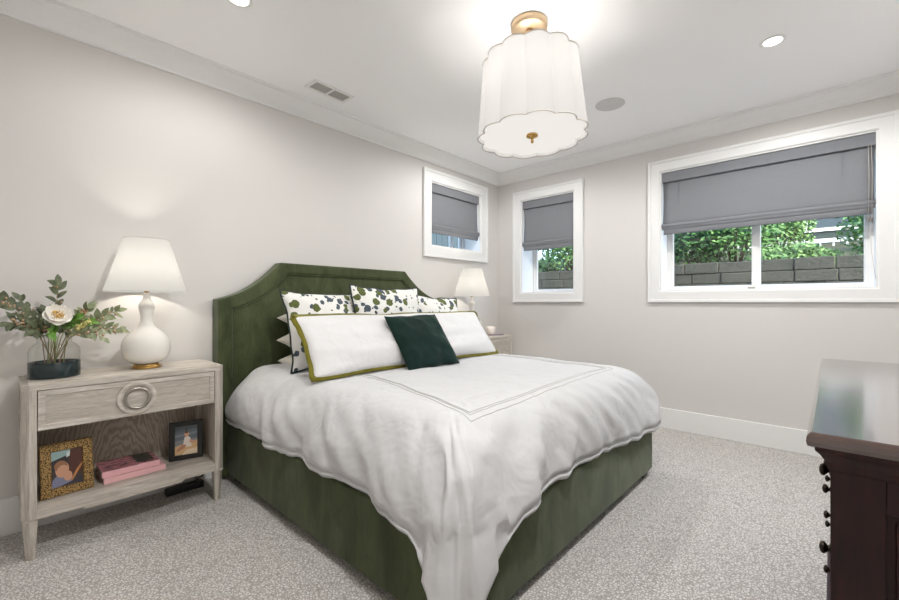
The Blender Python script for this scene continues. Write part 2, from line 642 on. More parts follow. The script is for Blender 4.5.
# ------------------------------------------------------------------ bed
BX0, BX1, BYF, BYH = .997, 2.955, .89, 2.87
bed = empty('bed', (1.97, 1.9, 0), 0, 'king bed upholstered in olive green velvet with clipped-corner headboard', 'bed')
def L(o):      # local offset of bed children
    o.location = (-1.97, -1.9, 0)
    return o
HX0, HX1, HZS, HZT = .947, 2.965, 1.168, 1.43
def head_outline(inset):
    x0, x1, zs, zt = HX0 + inset, HX1 - inset, HZS - inset * .75, HZT - inset * .92
    sx0, sx1 = 1.362 + inset * .45, 2.522 - inset * .45
    pts = [(x0, .03)]
    n = 14
    for k in range(n + 1):
        t = k / n
        x = x0 + (sx0 - x0) * t
        z = zs + (zt - zs) * (t ** 1.0 * .55 + t ** 2.3 * .45 + .0) - .012 * math.sin(PI * t)
        pts.append((x, z))
    for k in range(n + 1):
        t = 1 - k / n
        x = x1 + (sx1 - x1) * t
        z = zs + (zt - zs) * (t * .55 + t ** 2.3 * .45) - .012 * math.sin(PI * t)
        pts.append((x, z))
    pts.append((x1, .03))
    return pts
mb = MB()
rings = []
for ins, y in ((0, WA - .02), (0, BYH + .016), (.004, BYH + .005), (.014, BYH), (.072, BYH - .004), (.082, BYH), (.088, BYH + .012)):
    rings.append([Vector((x, y, z)) for x, z in head_outline(ins)])
V = mb.grid(rings, smooth=False)
for row in V:
    pass
mb.face(V[0][::-1])
for a, b in zip(V, V[1:]):
    mb.face([a[0], b[0], b[-1], a[-1]]) if False else None
mb.face(V[-1])
hb = L(mb.build('headboard', m_green, bed))
mb = MB()
ol = head_outline(.089)
ctr = Vector((1.96, 0, .8))
rows = []
for k in range(9):
    t = k / 8
    rows.append([Vector((ctr.x + (x - ctr.x) * (1 - t * .98), BYH + .012 - .016 * (1 - (1 - min(1, t * 5)) ** 2), ctr.z + (z - ctr.z) * (1 - t * .98))) for x, z in ol])
V = mb.grid(rows, wrap=True)
mb.face(V[-1])
o = mb.build('headboard_panel', m_green, hb)
mb = MB()
mb.tube([Vector((x, BYH + .004, z)) for x, z in head_outline(.088)], .004, 6)
mb.build('welt', m_green, hb)
RZ0, RZ1 = .042, .37
L(MB().box(BX0, BX0 + .06, BYF + .02, BYH + .02, RZ0, RZ1, .012).build('side_rail', m_green, bed))
L(MB().box(BX1 - .06, BX1, BYF + .02, BYH + .02, RZ0, RZ1, .012).build('side_rail', m_green, bed))
L(MB().box(BX0, BX1, BYF - .01, BYF + .05, RZ0, RZ1, .012).build('foot_rail', m_green, bed))
L(MB().box(BX0 + .05, BX1 - .05, BYF + .04, BYH - .005, .24, .28).build('platform', m_mattress, bed))
for x in (BX0 + .03, BX1 - .11):
    for y in (BYF + .015, BYH - .12):
        L(MB().box(x, x + .08, y, y + .08, 0, .26, .004).build('leg', m_black, bed))
mt = MB().box(1.06, 2.88, .965, 2.845, .28, .63, .08).build('mattress', m_mattress)
tag(mt, 'white king mattress lying in the green velvet bed under the duvet', 'mattress')

# duvet -------------------------------------------------------------
DZ = .722
def ztop(x, y):
    n = noise.noise(Vector((x * 2.1, y * 2.1, .3))) * .012 + noise.noise(Vector((x * 5.5, y * 5.0, 4.3))) * .006
    cr = noise.ridged_multi_fractal(Vector((x * 2.2, y * 3.1, 2)), 1, 2, 3, .9, 2) - .9
    e = -.02 * max(0, (1.15 - y) / .3) ** 2
    return DZ + n + .004 * cr + e
def smooth(a, b, t):
    t = max(0, min(1, (t - a) / (b - a)))
    return t * t * (3 - 2 * t)
def interp(tab, v):
    for (a, fa), (b, fb) in zip(tab, tab[1:]):
        if a <= v <= b:
            return fa + (fb - fa) * (v - a) / (b - a)
    return tab[0][1] if v < tab[0][0] else tab[-1][1]
DX0, DX1, DYF, DYH = .966, 3.058, .845, 2.80
RO, AIN = .085, .27
def outline():
    out = []      # (outer point, inner point, normal, hem z)
    xi0, xi1, yi = DX0 + AIN, DX1 - AIN, DYF + AIN
    nl, na, nf = 130, 34, 130
    hemL = [(.8, .10), (.93, .16), (.955, .21), (1.0, .25), (1.03, .285), (1.09, .345), (1.25, .38), (1.5, .402), (1.85, .394), (2.5, .398), (2.8, .41)]
    hemF = [(.9, .08), (1.035, .11), (1.085, .165), (1.165, .24), (1.25, .33), (1.30, .365), (1.63, .40), (2.1, .385), (2.5, .352), (2.85, .335), (3.0, .37)]
    for k in range(nl):
        t = k / nl
        y = DYH + (DYF + RO - DYH) * t
        yy = DYH + (yi + .02 - DYH) * t
        out.append((Vector((DX0, y)), Vector((xi0, yy)), Vector((-1, 0)), interp(hemL, y)))
    for k in range(na):
        a = PI + PI / 2 * k / na
        c = Vector((DX0 + RO, DYF + RO)); ci = Vector((xi0 + .02, yi + .02))
        d = Vector((math.cos(a), math.sin(a)))
        f = k / na
        zz = .07 + .03 * abs(f - .5)
        pl = c + d * RO
        zz = interp(hemL, pl.y) * (1 - smooth(.1, .6, f)) + interp(hemF, pl.x) * smooth(.4, .9, f) if False else (.16 - .05 * f - .09 * math.sin(PI * f))
        out.append((pl, ci + d * .02, d, zz))
    for k in range(nf):
        t = k / nf
        x = DX0 + RO + (DX1 - DX0 - 2 * RO) * t
        xx = xi0 + .02 + (xi1 - xi0 - .04) * t
        out.append((Vector((x, DYF)), Vector((xx, yi)), Vector((0, -1)), interp(hemF, x)))
    for k in range(na):
        a = -PI / 2 + PI / 2 * k / na
        c = Vector((DX1 - RO, DYF + RO)); ci = Vector((xi1 - .02, yi + .02))
        d = Vector((math.cos(a), math.sin(a)))
        out.append((c + d * RO, ci + d * .02, d, .345 + .035 * k / na))
    for k in range(nl + 1):
        t = k / nl
        y = DYF + RO + (DYH - DYF - RO) * t
        yy = yi + .02 + (DYH - yi - .02) * t
        out.append((Vector((DX1, y)), Vector((xi1, yy)), Vector((1, 0)), .38 + .02 * math.sin(y * 5)))
    return out
OUT = outline()
NI, NE, NDR = 26, 26, 12
rows = [[] for _ in range(NI + NE + NDR)]
for i, (P, I, nrm, hem) in enumerate(OUT):
    s = i * .017
    spy = max(I.y, 2.0) if True else 0
    S = Vector((1.97, min(DYH, spy)))
    hem = hem + .006 * noise.noise(Vector((s * 6, 1.7, 0))) + .005 * noise.noise(Vector((s * 21, 4.7, 0)))
    ef = smooth(.0, .14, P.y * 0 + (DYH - P.y)) if nrm.y == 0 else 1
    B = max(.285, min(.375, DZ - hem - .02)) if hem > .30 else .285 + .09 * smooth(.0, .04, .34 - hem) * 0 + .05
    for j in range(NI):
        t = j / NI
        p = S + (I - S) * t
        rows[j].append(Vector((p.x, p.y, ztop(p.x, p.y))))
    zb = ztop(I.x, I.y)
    for j in range(NE):
        f = j / (NE - 1)
        ph = f * PI / 2
        r = math.sin(ph) ** .92
        p = I + (P - I) * r
        zz = zb - (zb - DZ + B) * (1 - math.cos(ph)) ** 1.02
        # diagonal creases and puffs
        w = math.sin(ph)
        cr = noise.noise(Vector((s * 3.3 + f * 1.2, f * 1.2, 9))) * .036 + noise.noise(Vector((s * 8 - f * 3.0, f * 2.2, 5))) * .020
        rg = noise.ridged_multi_fractal(Vector((s * 2.6 + f * .9, f * .8, 13)), 1, 2.1, 2, .9, 2)
        cr += .016 * (rg - 1.0)
        q = p + nrm * cr * w
        rows[NI + j].append(Vector((q.x, q.y, zz + cr * .5 * (1 - f) * w)))
    e = rows[NI + NE - 1][-1]
    z1 = e.z
    drop = max(.01, z1 - hem)
    for j in range(NDR):
        f = (j + 1) / NDR
        fold = (noise.noise(Vector((s * 5.2, f * .5, 21))) * .05 + math.sin(s * 16 + 1.5 * f) * .010) * min(1, drop / .25) * f
        inw = -.012 * math.sin(PI * f) if drop < .15 else .02 * f
        q = Vector((e.x, e.y)) + nrm * (fold + inw)
        rows[NI + NE + j].append(Vector((q.x, q.y, z1 - drop * f)))
mb = MB()
mb.grid(rows)
bmesh.ops.remove_doubles(mb.bm, verts=list(mb.bm.verts), dist=1e-5)
duvet = mb.build('duvet', m_duvet)
md = duvet.modifiers.new('thickness', 'SOLIDIFY')
md.thickness = .022; md.offset = -1
tag(duvet, 'white cotton duvet spread over the green bed, corner hanging to the carpet', 'duvet')
mb = MB()
def dz(x, y):
    # height of the duvet top by nearest built vertex rows
    return ztop(x, y)
def stitch_line(off):
    pts = []
    xl = 1.215 + off; yf = 1.01 + off
    for k in range(60):
        t = k / 59
        y = 2.16 + (yf - 2.16) * t
        x = xl + .22 * min(1, (y - yf) / .9)
        pts.append((x, y))
    for k in range(1, 70):
        t = k / 69
        x = xl + (2.74 - off - xl) * t
        pts.append((x, yf + .05 * t))
    for k in range(1, 50):
        t = k / 49
        pts.append((2.74 - off, yf + .05 + (2.07 - yf) * t))
    return pts
from mathutils.bvhtree import BVHTree
dm = duvet.data
bvh = BVHTree.FromPolygons([v.co for v in dm.vertices], [p.vertices for p in dm.polygons])
for off in (0, .032, .046):
    pts = []
    for x, y in stitch_line(off):
        h = bvh.ray_cast(Vector((x, y, 2)), Vector((0, 0, -1)))
        z = h[0].z if h[0] else DZ
        pts.append(Vector((x, y, z + .0008)))
    mb.tube(pts, .0017, 5)
mb.build('stitched_border', m_stitch, duvet)

def surf(x, y):
    h = bvh.ray_cast(Vector((x, y, 2)), Vector((0, 0, -1)))
    return h[0].z if h[0] else DZ

# pillows -----------------------------------------------------------
def pillow(name, W, H, T, mat, loc, lean, yaw=0, roll=0, pinch=.05, seed=0, sag=.2, corner=.0, power=.55, label=None, cat='pillow', group=None, piping=None, flange=None, flat=False, wr=.006, eg=.022):
    n = 34
    mb = MB()
    def pt(u, v, side):
        x = W / 2 * u * (1 - pinch * (1 - v * v) * abs(u) ** 2)
        z = H / 2 * v * (1 - pinch * (1 - u * u) * abs(v) ** 2)
        t = max(0, (1 - abs(u) ** 3.2)) * max(0, (1 - abs(v) ** 3.2))
        t = T / 2 * t ** power * (1 - sag * v)
        w = noise.noise(Vector((u * 2 + seed, v * 2, seed * 1.7))) * wr * 2 + noise.noise(Vector((u * 5 + seed, v * 5, seed * .7))) * wr
        e = (1 - abs(u) ** 6) * (1 - abs(v) ** 6)
        edge = noise.noise(Vector((u * 2.2 + seed * 3, v * 2.2, 3.3))) * eg
        return Vector((x + edge * (abs(u) ** 4), side * t + w * e * side + edge * .6, z + H / 2 + edge * (abs(v) ** 4)))
    us = [math.sin(PI / 2 * (-1 + 2 * i / n)) * .55 + (-1 + 2 * i / n) * .45 for i in range(n + 1)]
    F = mb.grid([[pt(u, v, -1) for u in us] for v in us])
    Bk = mb.grid([[pt(u, v, 1) for u in us] for v in us])
    bmesh.ops.remove_doubles(mb.bm, verts=list(mb.bm.verts), dist=1e-5)
    o = mb.build(name, mat)
    o.location = loc
    if flat:
        o.rotation_euler = (lean, roll, yaw)
    else:
        o.rotation_euler = (lean, roll, yaw)
    tag(o, label, cat, group)
    loop = [pt(u, -1, 0) for u in us] + [pt(1, v, 0) for v in us[1:]] + [pt(u, 1, 0) for u in us[::-1][1:]] + [pt(-1, v, 0) for v in us[::-1][1:-1]]
    if piping:
        MB().tube(loop, .0065, 6, closed=True).build('piping', piping, o)
    if flange:
        mat2, wd = flange
        m2 = MB()
        c = Vector((0, 0, H / 2))
        rws = []
        N = len(loop)
        rings = [[], [], [], []]
        for k, p in enumerate(loop):
            tn = (loop[(k + 1) % N] - loop[k - 1]).normalized()
            no = Vector((tn.z, 0, -tn.x)).normalized()
            # mitre at the four corners
            d = (p - c); d.y = 0
            if no.dot(d) < 0: no = -no
            wv = wd * (1 + .25 * noise.noise(Vector((k * .35, seed, 0))))
            oy = .006 * noise.noise(Vector((k * .3, seed + 5, 0)))
            for r_, (a, yy) in zip(rings, ((-.012, -.009), (wv, -.002 + oy), (wv, .002 + oy), (-.012, .009))):
                r_.append(p + no * a + Vector((0, yy, 0)))
        m2.grid(rings + [rings[0]], wrap=True)
        m2.build('velvet_edging', mat2, o)
    return o

# stacks of sleeping pillows against the headboard
for k in range(3):
    z = .735 + k * .150
    words = ('lowest white sleeping pillow of the pile at the left end of the headboard',
             'middle white sleeping pillow of the pile left of the floral pillows',
             'topmost white sleeping pillow of the pile left of the floral pillows')[k]
    pillow('sleeping_pillow', .60, .27, .15, m_cream, (1.615, 2.59, z), R(-90), R((-2, 3, -1)[k]), 0, .1, 30 + k, 0, label=words, group='white sleeping pillows by the headboard', power=.6, eg=.012)
pillow('sleeping_pillow', .68, .50, .16, m_cream, (2.70, 2.60, surf(2.7, 2.6) - .004), R(-20), R(2), R(2), .08, 35, .1, label='white sleeping pillow standing behind the right floral pillow, near the far lamp', group='white sleeping pillows by the headboard', power=.6)
# floral shams
pillow('floral_pillow', .66, .53, .16, m_floral, (1.525, 2.41, surf(1.54, 2.41) - .006), R(-19), R(2), R(1.5), .09, 1, .1, piping=m_darkpipe,
       label='left floral pillow with green and navy blossoms, leaning by the headboard', group='floral pillows along the headboard')
pillow('floral_pillow', .63, .56, .15, m_floral, (1.975, 2.36, surf(2.0, 2.36) - .006), R(-14), R(-2), R(1), .08, 2, .1, piping=m_darkpipe,
       label='middle floral pillow with dark piping, behind the dark green pillow', group='floral pillows along the headboard')
pillow('floral_pillow', .63, .52, .15, m_floral, (2.505, 2.405, surf(2.5, 2.40) - .006), R(-18), R(-2), R(4), .08, 3, .1, piping=m_darkpipe,
       label='right floral pillow with green and navy blossoms, nearest the far lamp', group='floral pillows along the headboard')
pillow('lumbar_pillow', 1.66, .40, .13, m_pillow, (1.975, 2.055, surf(2, 2.05) + .018), R(-36), R(-.5), 0, .03, 5, .15, power=.42,
       label='extra long white lumbar pillow with olive velvet edging across the bed', flange=(m_trimvelvet, .016), wr=.007)
pillow('square_pillow', .485, .42, .11, m_teal, (1.965, 1.93, surf(1.97, 1.93) - .002), R(-36), R(1), R(0), .045, 7, .1,
       label='small square dark green velvet pillow in front of the white lumbar pillow')

# ------------------------------------------------------------------ nightstands
NSX0, NSX1, NSY0, NSY1, NSZ = -.413, .413, -.185, .185, .787
def make_nightstand(loc, label):
    root = empty('nightstand', loc, 0, label, 'nightstand', 'pair of bleached oak nightstands')
    ch = .026
    def clip(o):
        x0, x1, y0, y1 = NSX0 + o, NSX1 - o, NSY0 + o, NSY1
        return [(x0 + ch, y0), (x1 - ch, y0), (x1, y0 + ch), (x1, y1), (x0, y1), (x0, y0 + ch)]
    mb = MB().prism(clip(0), 'z', NSZ - .032, NSZ - .006)
    to = mb.build('tabletop', m_oak_x, root)
    x0, x1 = NSX0 + .022, NSX1 - .022
    MB().box(x0, x1, NSY0 + .02, NSY1 - .002, NSZ - .012, NSZ, .002).build('inset_panel', m_oak_x, to)
    # corner posts with a clipped outer edge, down to the leg joint
    for sx in (-1, 1):
        xo = NSX1 * sx
        xi = xo - .05 * sx
        poly = [(xo - ch * sx, NSY0), (xi, NSY0), (xi, NSY0 + .05), (xo, NSY0 + .05), (xo, NSY0 + ch)]
        MB().prism(poly, 'z', .182, NSZ - .032).build('post', m_oak_z, root)
        MB().box(min(xo, xi), max(xo, xi), NSY1 - .05, NSY1, .182, NSZ - .032, .002).build('post', m_oak_z, root)
        MB().box(min(xo - .008 * sx, xo - .026 * sx), max(xo - .008 * sx, xo - .026 * sx), NSY0 + .05, NSY1 - .05, .19, NSZ - .032).build('side_panel', m_oak_z, root)
        for yy, f in ((NSY0, 1), (NSY1, -1)):
            lg = MB()
            rw = []
            for z, w in ((.0, .030), (.174, .049)):
                xa, xb = xo - .004 * sx - (.010 * sx if z == 0 else 0), 0
                xb = xa - w * sx
                ya = yy + (.003 + (.008 if z == 0 else 0)) * f
                yb = ya + w * f
                c2 = ch * .8 if f > 0 else .002
                rw.append([Vector((xa - c2 * sx, ya, z)), Vector((xb, ya, z)), Vector((xb, yb, z)), Vector((xa, yb, z)), Vector((xa, ya + c2 * f, z))])
            V = lg.grid(rw, smooth=False, wrap=True)
            lg.face(V[0][::-1]); lg.face(V[1])
            lg.box(min(xo - .006 * sx, xi), max(xo - .006 * sx, xi), min(yy + .006 * f, yy + .05 * f), max(yy + .006 * f, yy + .05 * f), .172, .184)
            lg.build('leg', m_oak_z, root)
    MB().box(NSX0 + .02, NSX1 - .02, NSY1 - .014, NSY1 - .002, .19, NSZ - .034).build('back_panel', m_oak_back, root)
    xi0, xi1 = NSX0 + .05, NSX1 - .05
    MB().box(xi0 - .03, xi1 + .03, NSY0 + .022, NSY1 - .014, .19, .222).build('shelf', m_oak_x, root)
    ap = MB()
    ap.prism([(xi0, .179), (xi0 + .16, .179), (xi0 + .16, .167), (xi1 - .16, .167), (xi1 - .16, .179), (xi1, .179), (xi1, .222), (xi0, .222)], 'y', NSY0 + .002, NSY0 + .022)
    ap.build('apron', m_oak_x, root)
    MB().box(xi0, xi1, NSY0 + .001, NSY0 + .03, .754, NSZ - .032).build('top_rail', m_oak_x, root)
    # drawer
    d0, d1, dz0, dz1 = xi0 + .003, xi1 - .003, .573, .751
    dr = MB().box(d0, d1, NSY0 + .006, NSY0 + .022, dz0, dz1, .001)
    dr.box(d0 + .01, d1 - .01, NSY0 + .022, NSY1 - .03, dz0 + .01, dz1 - .012)
    dro = dr.build('drawer', m_oak_in, root)
    fr = MB()
    fr.loop_profile(d0 + .026, d1 - .026, dz0 + .026, dz1 - .026, [(0, NSY0 + .007), (.003, NSY0 + .001), (.026, NSY0 + .001), (.026, NSY0 + .008)])
    fr.build('drawer_frame', m_oak_x, dro)
    cx, cz = (d0 + d1) / 2, (dz0 + dz1) / 2
    Mx = Matrix.Translation((cx, NSY0 + .006, cz)) @ Matrix.Rotation(R(90), 4, 'X')
    MB().lathe([(.083, -.002), (.083, .009), (.08, .011), (.064, .011), (.060, .007)], n=40, M=Mx).build('pull_backplate', m_oak_x, dro)
    tp = [Vector((cx + .05 * math.cos(a), NSY0 - .010, cz + .05 * math.sin(a))) for a in [2 * PI * k / 36 for k in range(36)]]
    MB().tube(tp, .0065, 8, closed=True).build('ring_pull', m_silver, dro)
    MB().lathe([(.009, -.004), (.009, .018), (.006, .021)], n=14, M=Matrix.Translation((cx, NSY0 + .006, cz + .05)) @ Matrix.Rotation(R(90), 4, 'X')).build('pull_mount', m_silver, dro)
    return root
ns1 = make_nightstand((.477, 2.79, 0), 'bleached oak nightstand with open shelf, left of the bed, holding picture frames')
ns2 = copy_tree(ns1)
ns2.location = (3.452, 2.79, 0)
ns2['label'] = 'bleached oak nightstand in the far corner, mostly hidden behind the bed'

# ------------------------------------------------------------------ table lamps
def make_lamp(loc, label):
    root = empty('table_lamp', loc, 0, label, 'lamp', 'pair of white gourd table lamps')
    MB().lathe([(.066, 0), (.068, .003), (.068, .010), (.064, .013), (.060, .015), (.060, .021), (.056, .024), (.04, .026)], n=40).build('brass_foot', m_brass, root)
    prof = [(.045, .022), (.069, .032), (.09, .046), (.103, .066), (.111, .095), (.113, .122), (.110, .145), (.100, .168), (.083, .188), (.062, .208), (.045, .224), (.033, .242), (.0275, .262),
            (.0275, .282), (.031, .305), (.036, .325), (.0375, .338), (.035, .352), (.027, .365), (.020, .376), (.016, .39), (.0155, .402), (.016, .414)]
    MB().lathe(prof, n=48).build('gourd_body', m_ceramic, root)
    MB().lathe([(.012, .41), (.012, .43), (.016, .432), (.016, .46)], n=16).build('bulb_socket', m_brass, root)
    MB().sphere((0, 0, .50), .03, sz=1.35).build('light_bulb', m_lens_soft, root)
    zb, zt, rb, rt = .422, .708, .188, .104
    sh = MB()
    sh.lathe([(rb, zb), (rt, zt)], n=56, cap0=False, cap1=False)
    so = sh.build('lamp_shade', m_lampshade, root)
    for r_, z in ((rb, zb), (rt, zt)):
        t = MB()
        t.tube([Vector((r_ * math.cos(2 * PI * k / 48), r_ * math.sin(2 * PI * k / 48), z)) for k in range(48)], .0028, 6, closed=True)
        t.build('shade_edging', m_lampshade, so)
    sp = MB()
    for k in range(3):
        a = 2 * PI * k / 3 + .4
        sp.tube([(0, 0, zt - .02), (rt * math.cos(a), rt * math.sin(a), zt - .004)], .002, 6)
    sp.tube([(0.03, 0, .44), (.045, 0, .55), (.03, 0, .66), (0, 0, zt - .02)], .002, 6)
    sp.tube([(-0.03, 0, .44), (-.045, 0, .55), (-.03, 0, .66), (0, 0, zt - .02)], .002, 6)
    sp.build('shade_harp', m_brass, root)
    lamp_light('bulb_light', 'POINT', root, (0, 0, .53), LAMP_POWER, (1, .93, .82), .035)
    return root
m_lens_soft = mat_glow('lit_bulb', (1, .93, .80, 1), 1.6, (.3, .3, .3, 1))
lamp1 = make_lamp((.553, 2.79, NSZ), 'lit white gourd lamp beside the flower vase, nearest the camera')
lamp2 = copy_tree(lamp1)
lamp2.location = (3.345, 2.765, NSZ)
lamp2['label'] = 'lit white gourd lamp on the far nightstand below the corner window'

# ------------------------------------------------------------------ pendant
px, py = 1.978, 1.226
pend = empty('pendant_light', (px, py, CEIL), 0, 'large white scalloped drum pendant with brass canopy hanging over the bed', 'ceiling light')
MB().lathe([(.096, 0), (.098, -.004), (.098, -.036), (.09, -.042), (.03, -.044)], n=48).build('ceiling_canopy', m_brushed, pend)
MB().lathe([(.02, -.05), (.02, -.064), (.009, -.07), (.009, -.62), (.003, -.625)], n=20).build('stem', m_brushed, pend)
NL = 12
def scal(a, r, z):
    return r * (1 + .095 * (abs(math.sin(NL * a / 2 + .5)) ** .8 - .6))
ZT, ZB, RT, RB = -.222, -.640, .248, .284
sh = MB()
n = 288
sh.lathe([(RB, ZB), (RB * .75 + RT * .25, ZB + .1), (RB * .5 + RT * .5, ZB + .2), (RT, ZT)], n=n, rfun=scal, cap0=False, cap1=False)
po = sh.build('pendant_shade', m_pendant, pend)
for r_, z in ((RT, ZT), (RB, ZB)):
    ed = MB()
    ed.tube([Vector((scal(2 * PI * k / n, r_, z) * math.cos(2 * PI * k / n), scal(2 * PI * k / n, r_, z) * math.sin(2 * PI * k / n), z)) for k in range(n)], .0034, 6, closed=True)
    ed.build('shade_edging', m_shadetrim, po)
df = MB()
df.lathe([(RB * .955, ZB + .014), (RB * .955, ZB + .018)], n=n, rfun=scal)
df.build('bottom_diffuser', m_diffuser, pend)
MB().lathe([(.03, ZB + .014), (.032, ZB + .008), (.03, ZB + .002), (.014, ZB - .004), (.007, ZB - .008), (.006, ZB - .016), (.009, ZB - .022), (.007, ZB - .030), (.002, ZB - .034)], n=24).build('finial', m_brass, pend)
spk = MB()
for k in range(3):
    a = 2 * PI * k / 3 + .3
    spk.tube([(0, 0, ZT - .03), (RT * .93 * math.cos(a), RT * .93 * math.sin(a), ZT - .006)], .003, 6)
spk.build('shade_spider', m_brushed, pend)
for k in range(3):
    a = 2 * PI * k / 3 + .8
    bx, by = .09 * math.cos(a), .09 * math.sin(a)
    arm = MB().tube([(0, 0, ZB + .16), (bx, by, ZB + .16)], .006, 8)
    arm.lathe([(.014, 0), (.014, .08)], bx, by, ZB + .155, n=14)
    ao = arm.build('bulb_arm', m_brushed, pend)
    MB().sphere((bx, by, ZB + .27), .028, sz=1.3).build('light_bulb', m_lens_soft, ao)
    lamp_light('pendant_bulb_light', 'POINT', pend, (bx, by, ZB + .29), BULB_POWER, (1, .96, .91), .03)

# the shade hangs a little out of true on its swivel
axis_d = Vector((-.735 * .045 + .678 * .016, -.678 * .045 - .735 * .016, -1)).normalized()
tilt = Vector((0, 0, -1)).rotation_difference(axis_d)
for ch_ in [o_ for o_ in bpy.data.objects if o_.parent == pend and not o_.name.startswith('ceiling_canopy')]:
    ch_.rotation_mode = 'QUATERNION'
    ch_.location = tilt @ ch_.location
    ch_.rotation_quaternion = tilt

# ------------------------------------------------------------------ recessed downlights, speaker, vent
def downlight(x, y, label, level=1.0):
    root = empty('downlight', (x, y, CEIL), 0, label, 'ceiling light', 'recessed ceiling downlights')
    MB().lathe([(.052, 0), (.064, 0), (.064, -.002), (.058, -.005), (.046, -.004), (.046, 0)], n=40, cap0=False, cap1=False).build('trim_ring', m_white_pl, root)
    MB().lathe([(.046, -.0015), (.044, -.003)], n=40).build('lens', m_lens, root)
    l = lamp_light('downlight_lamp', 'SPOT', root, (0, 0, -.012), CAN_POWER * level, (1, .99, .975), .05, spot_size=R(176), spot_blend=.5)
    return root
downlight(3.085, .256, 'round recessed ceiling downlight before the wide window', 1.15)
downlight(.823, 2.21, 'round recessed downlight at the top edge above the left nightstand', .42)
downlight(3.085, 2.21, 'added recessed downlight hidden behind the pendant, toward the corner', .70)  # added lamp, hidden by the pendant; completes the grid and fills the room
downlight(.823, .256, 'added recessed downlight above the camera, outside the picture', 1.9)  # added lamp out of view, output raised to even out the lighting
sp = MB().lathe([(.108, 0), (.108, -.003), (.104, -.005), (.098, -.005), (.096, -.003)], n=48, cap0=False).build('ceiling_speaker', m_grille if False else plain('speaker_grille', srgb(206, 205, 203), .7))
sp.location = (3.215, 1.268, CEIL)
tag(sp, 'round flush grey speaker grille in the ceiling right of the pendant', 'speaker')
vt = empty('ceiling_vent', (1.635, 2.69, CEIL), R(2), 'rectangular white louvred air vent in the ceiling over the headboard', 'vent')
mb = MB()
mb.box(-.165, .165, -.075, -.05, -.006, 0, .002); mb.box(-.165, .165, .05, .075, -.006, 0, .002)
mb.box(-.165, -.14, -.05, .05, -.006, 0, .002); mb.box(.14, .165, -.05, .05, -.006, 0, .002); mb.box(-.008, .008, -.05, .05, -.006, 0, .002)
mb.build('vent_frame', m_white_pl, vt)
MB().box(-.14, .14, -.05, .05, -.001, 0).build('vent_duct', plain('vent_dark', srgb(160, 158, 152), .9), vt)
for k in range(7):
    y = -.045 + k * .015
    MB().box(-.14, .14, y - .001, y + .004, -.005, -.001).build('louvre', plain('louvre_grey', srgb(196, 194, 188), .6) if k == 0 else bpy.data.materials['louvre_grey'], vt)

# ------------------------------------------------------------------ roman shades
def roman(loc, rz, x0, x1, zt, zb, label, cords=False, lean=.0):
    root = empty('roman_shade', loc, rz, label, 'roman shade', 'grey linen roman shades')
    MB().box(x0 + .003, x1 - .003, .012, .045, zt - .098, zt - .002, .002).build('valance', m_linen, root)
    g = .016
    fx0, fx1 = x0 + g, x1 - g
    ztf, zf = zt - .09, zb + .085
    rows = []
    for j in range(15):
        t = j / 14
        z = ztf + (zf - ztf) * t
        y = .040 - .018 * t ** 2 - .004 * math.sin(PI * t)
        rows.append([Vector((fx0 + (fx1 - fx0) * i / 20 - (.006 * math.sin(PI * t * .9) * (1 if i < 10 else -1) * (abs(i - 10) / 10) ** 3) * -1, y + .003 * noise.noise(Vector((i * .4, t * 3, x0))), z)) for i in range(21)])
    mb = MB(); mb.grid(rows)
    p = mb.build('shade_panel', m_linen, root)
    s = p.modifiers.new('thickness', 'SOLIDIFY'); s.thickness = .003; s.offset = 0
    for xx in (fx0 + .12 * (fx1 - fx0) * .8, fx1 - .12 * (fx1 - fx0)):
        if x1 - x0 > 1:
            MB().box(xx - .001, xx + .001, .030, .0375, zf, ztf).build('side_seam', m_linen, p)
    # three stacked folds at the hem
    for k, (za, zc, yy) in enumerate(((zf + .012, zf - .022, .012), (zf - .004, zf - .042, .018), (zf - .02, zb, .026))):
        ex = (.006, .002, -.012)[k]
        rr = []
        for j in range(11):
            a = j / 10
            z = za + (zc - za) * a
            y = yy - .010 * math.sin(PI * a) - .004 * a
            rr.append([Vector((fx0 - ex + (fx1 - fx0 + 2 * ex) * i / 16, y + .0025 * noise.noise(Vector((i * .5, k, x0))), z + .003 * noise.noise(Vector((i * .4, k + 5, x0))))) for i in range(17)])
        f = MB(); f.grid(rr)
        fo = f.build('hem_fold', m_linen, root)
        s = fo.modifiers.new('thickness', 'SOLIDIFY'); s.thickness = .004; s.offset = 0
    if cords:
        for k, xx in enumerate((x1 - .05, x1 - .034)):
            z1 = zb - .02 - .006 * k
            c = MB().tube([(xx, .008, zt - .098), (xx + .004, .003, (zt + z1) / 2), (xx + .002, .004, z1)], .0018, 6)
            co = c.build('lift_cord', m_cord, root)
            MB().lathe([(.002, .03), (.006, .024), (.007, .004), (.005, 0)], xx + .002, .004, z1 - .03, n=12).build('cord_tassel', m_cord_end, co)
        lp = MB().tube([(x1 - .04, .006, zb - .05), (x1 - .035, .004, zb - .25), (x1 - .02, .004, zb - .40), (x1 - .012, .004, zb - .46)], .0012, 5)
        lp.build('loose_cord', m_cord, root)
    return root
m_cord = plain('beige_cord', srgb(186, 178, 165), .8)
m_cord_end = plain('cord_tassel_grey', srgb(120, 112, 104), .6)
roman((0, WA, 0), 0, OA[0], OA[1], OA[3], 1.858, 'grey linen roman shade in the small window above the far lamp')
roman((WB, 0, 0), -PI / 2, -OB1[1], -OB1[0], OB1[3], 1.745, 'grey linen roman shade in the narrow window right of the room corner')
roman((WB, 0, 0), -PI / 2, -OB2[1], -OB2[0], OB2[3], 1.768, 'wide grey linen roman shade with pull cords in the double window', True)

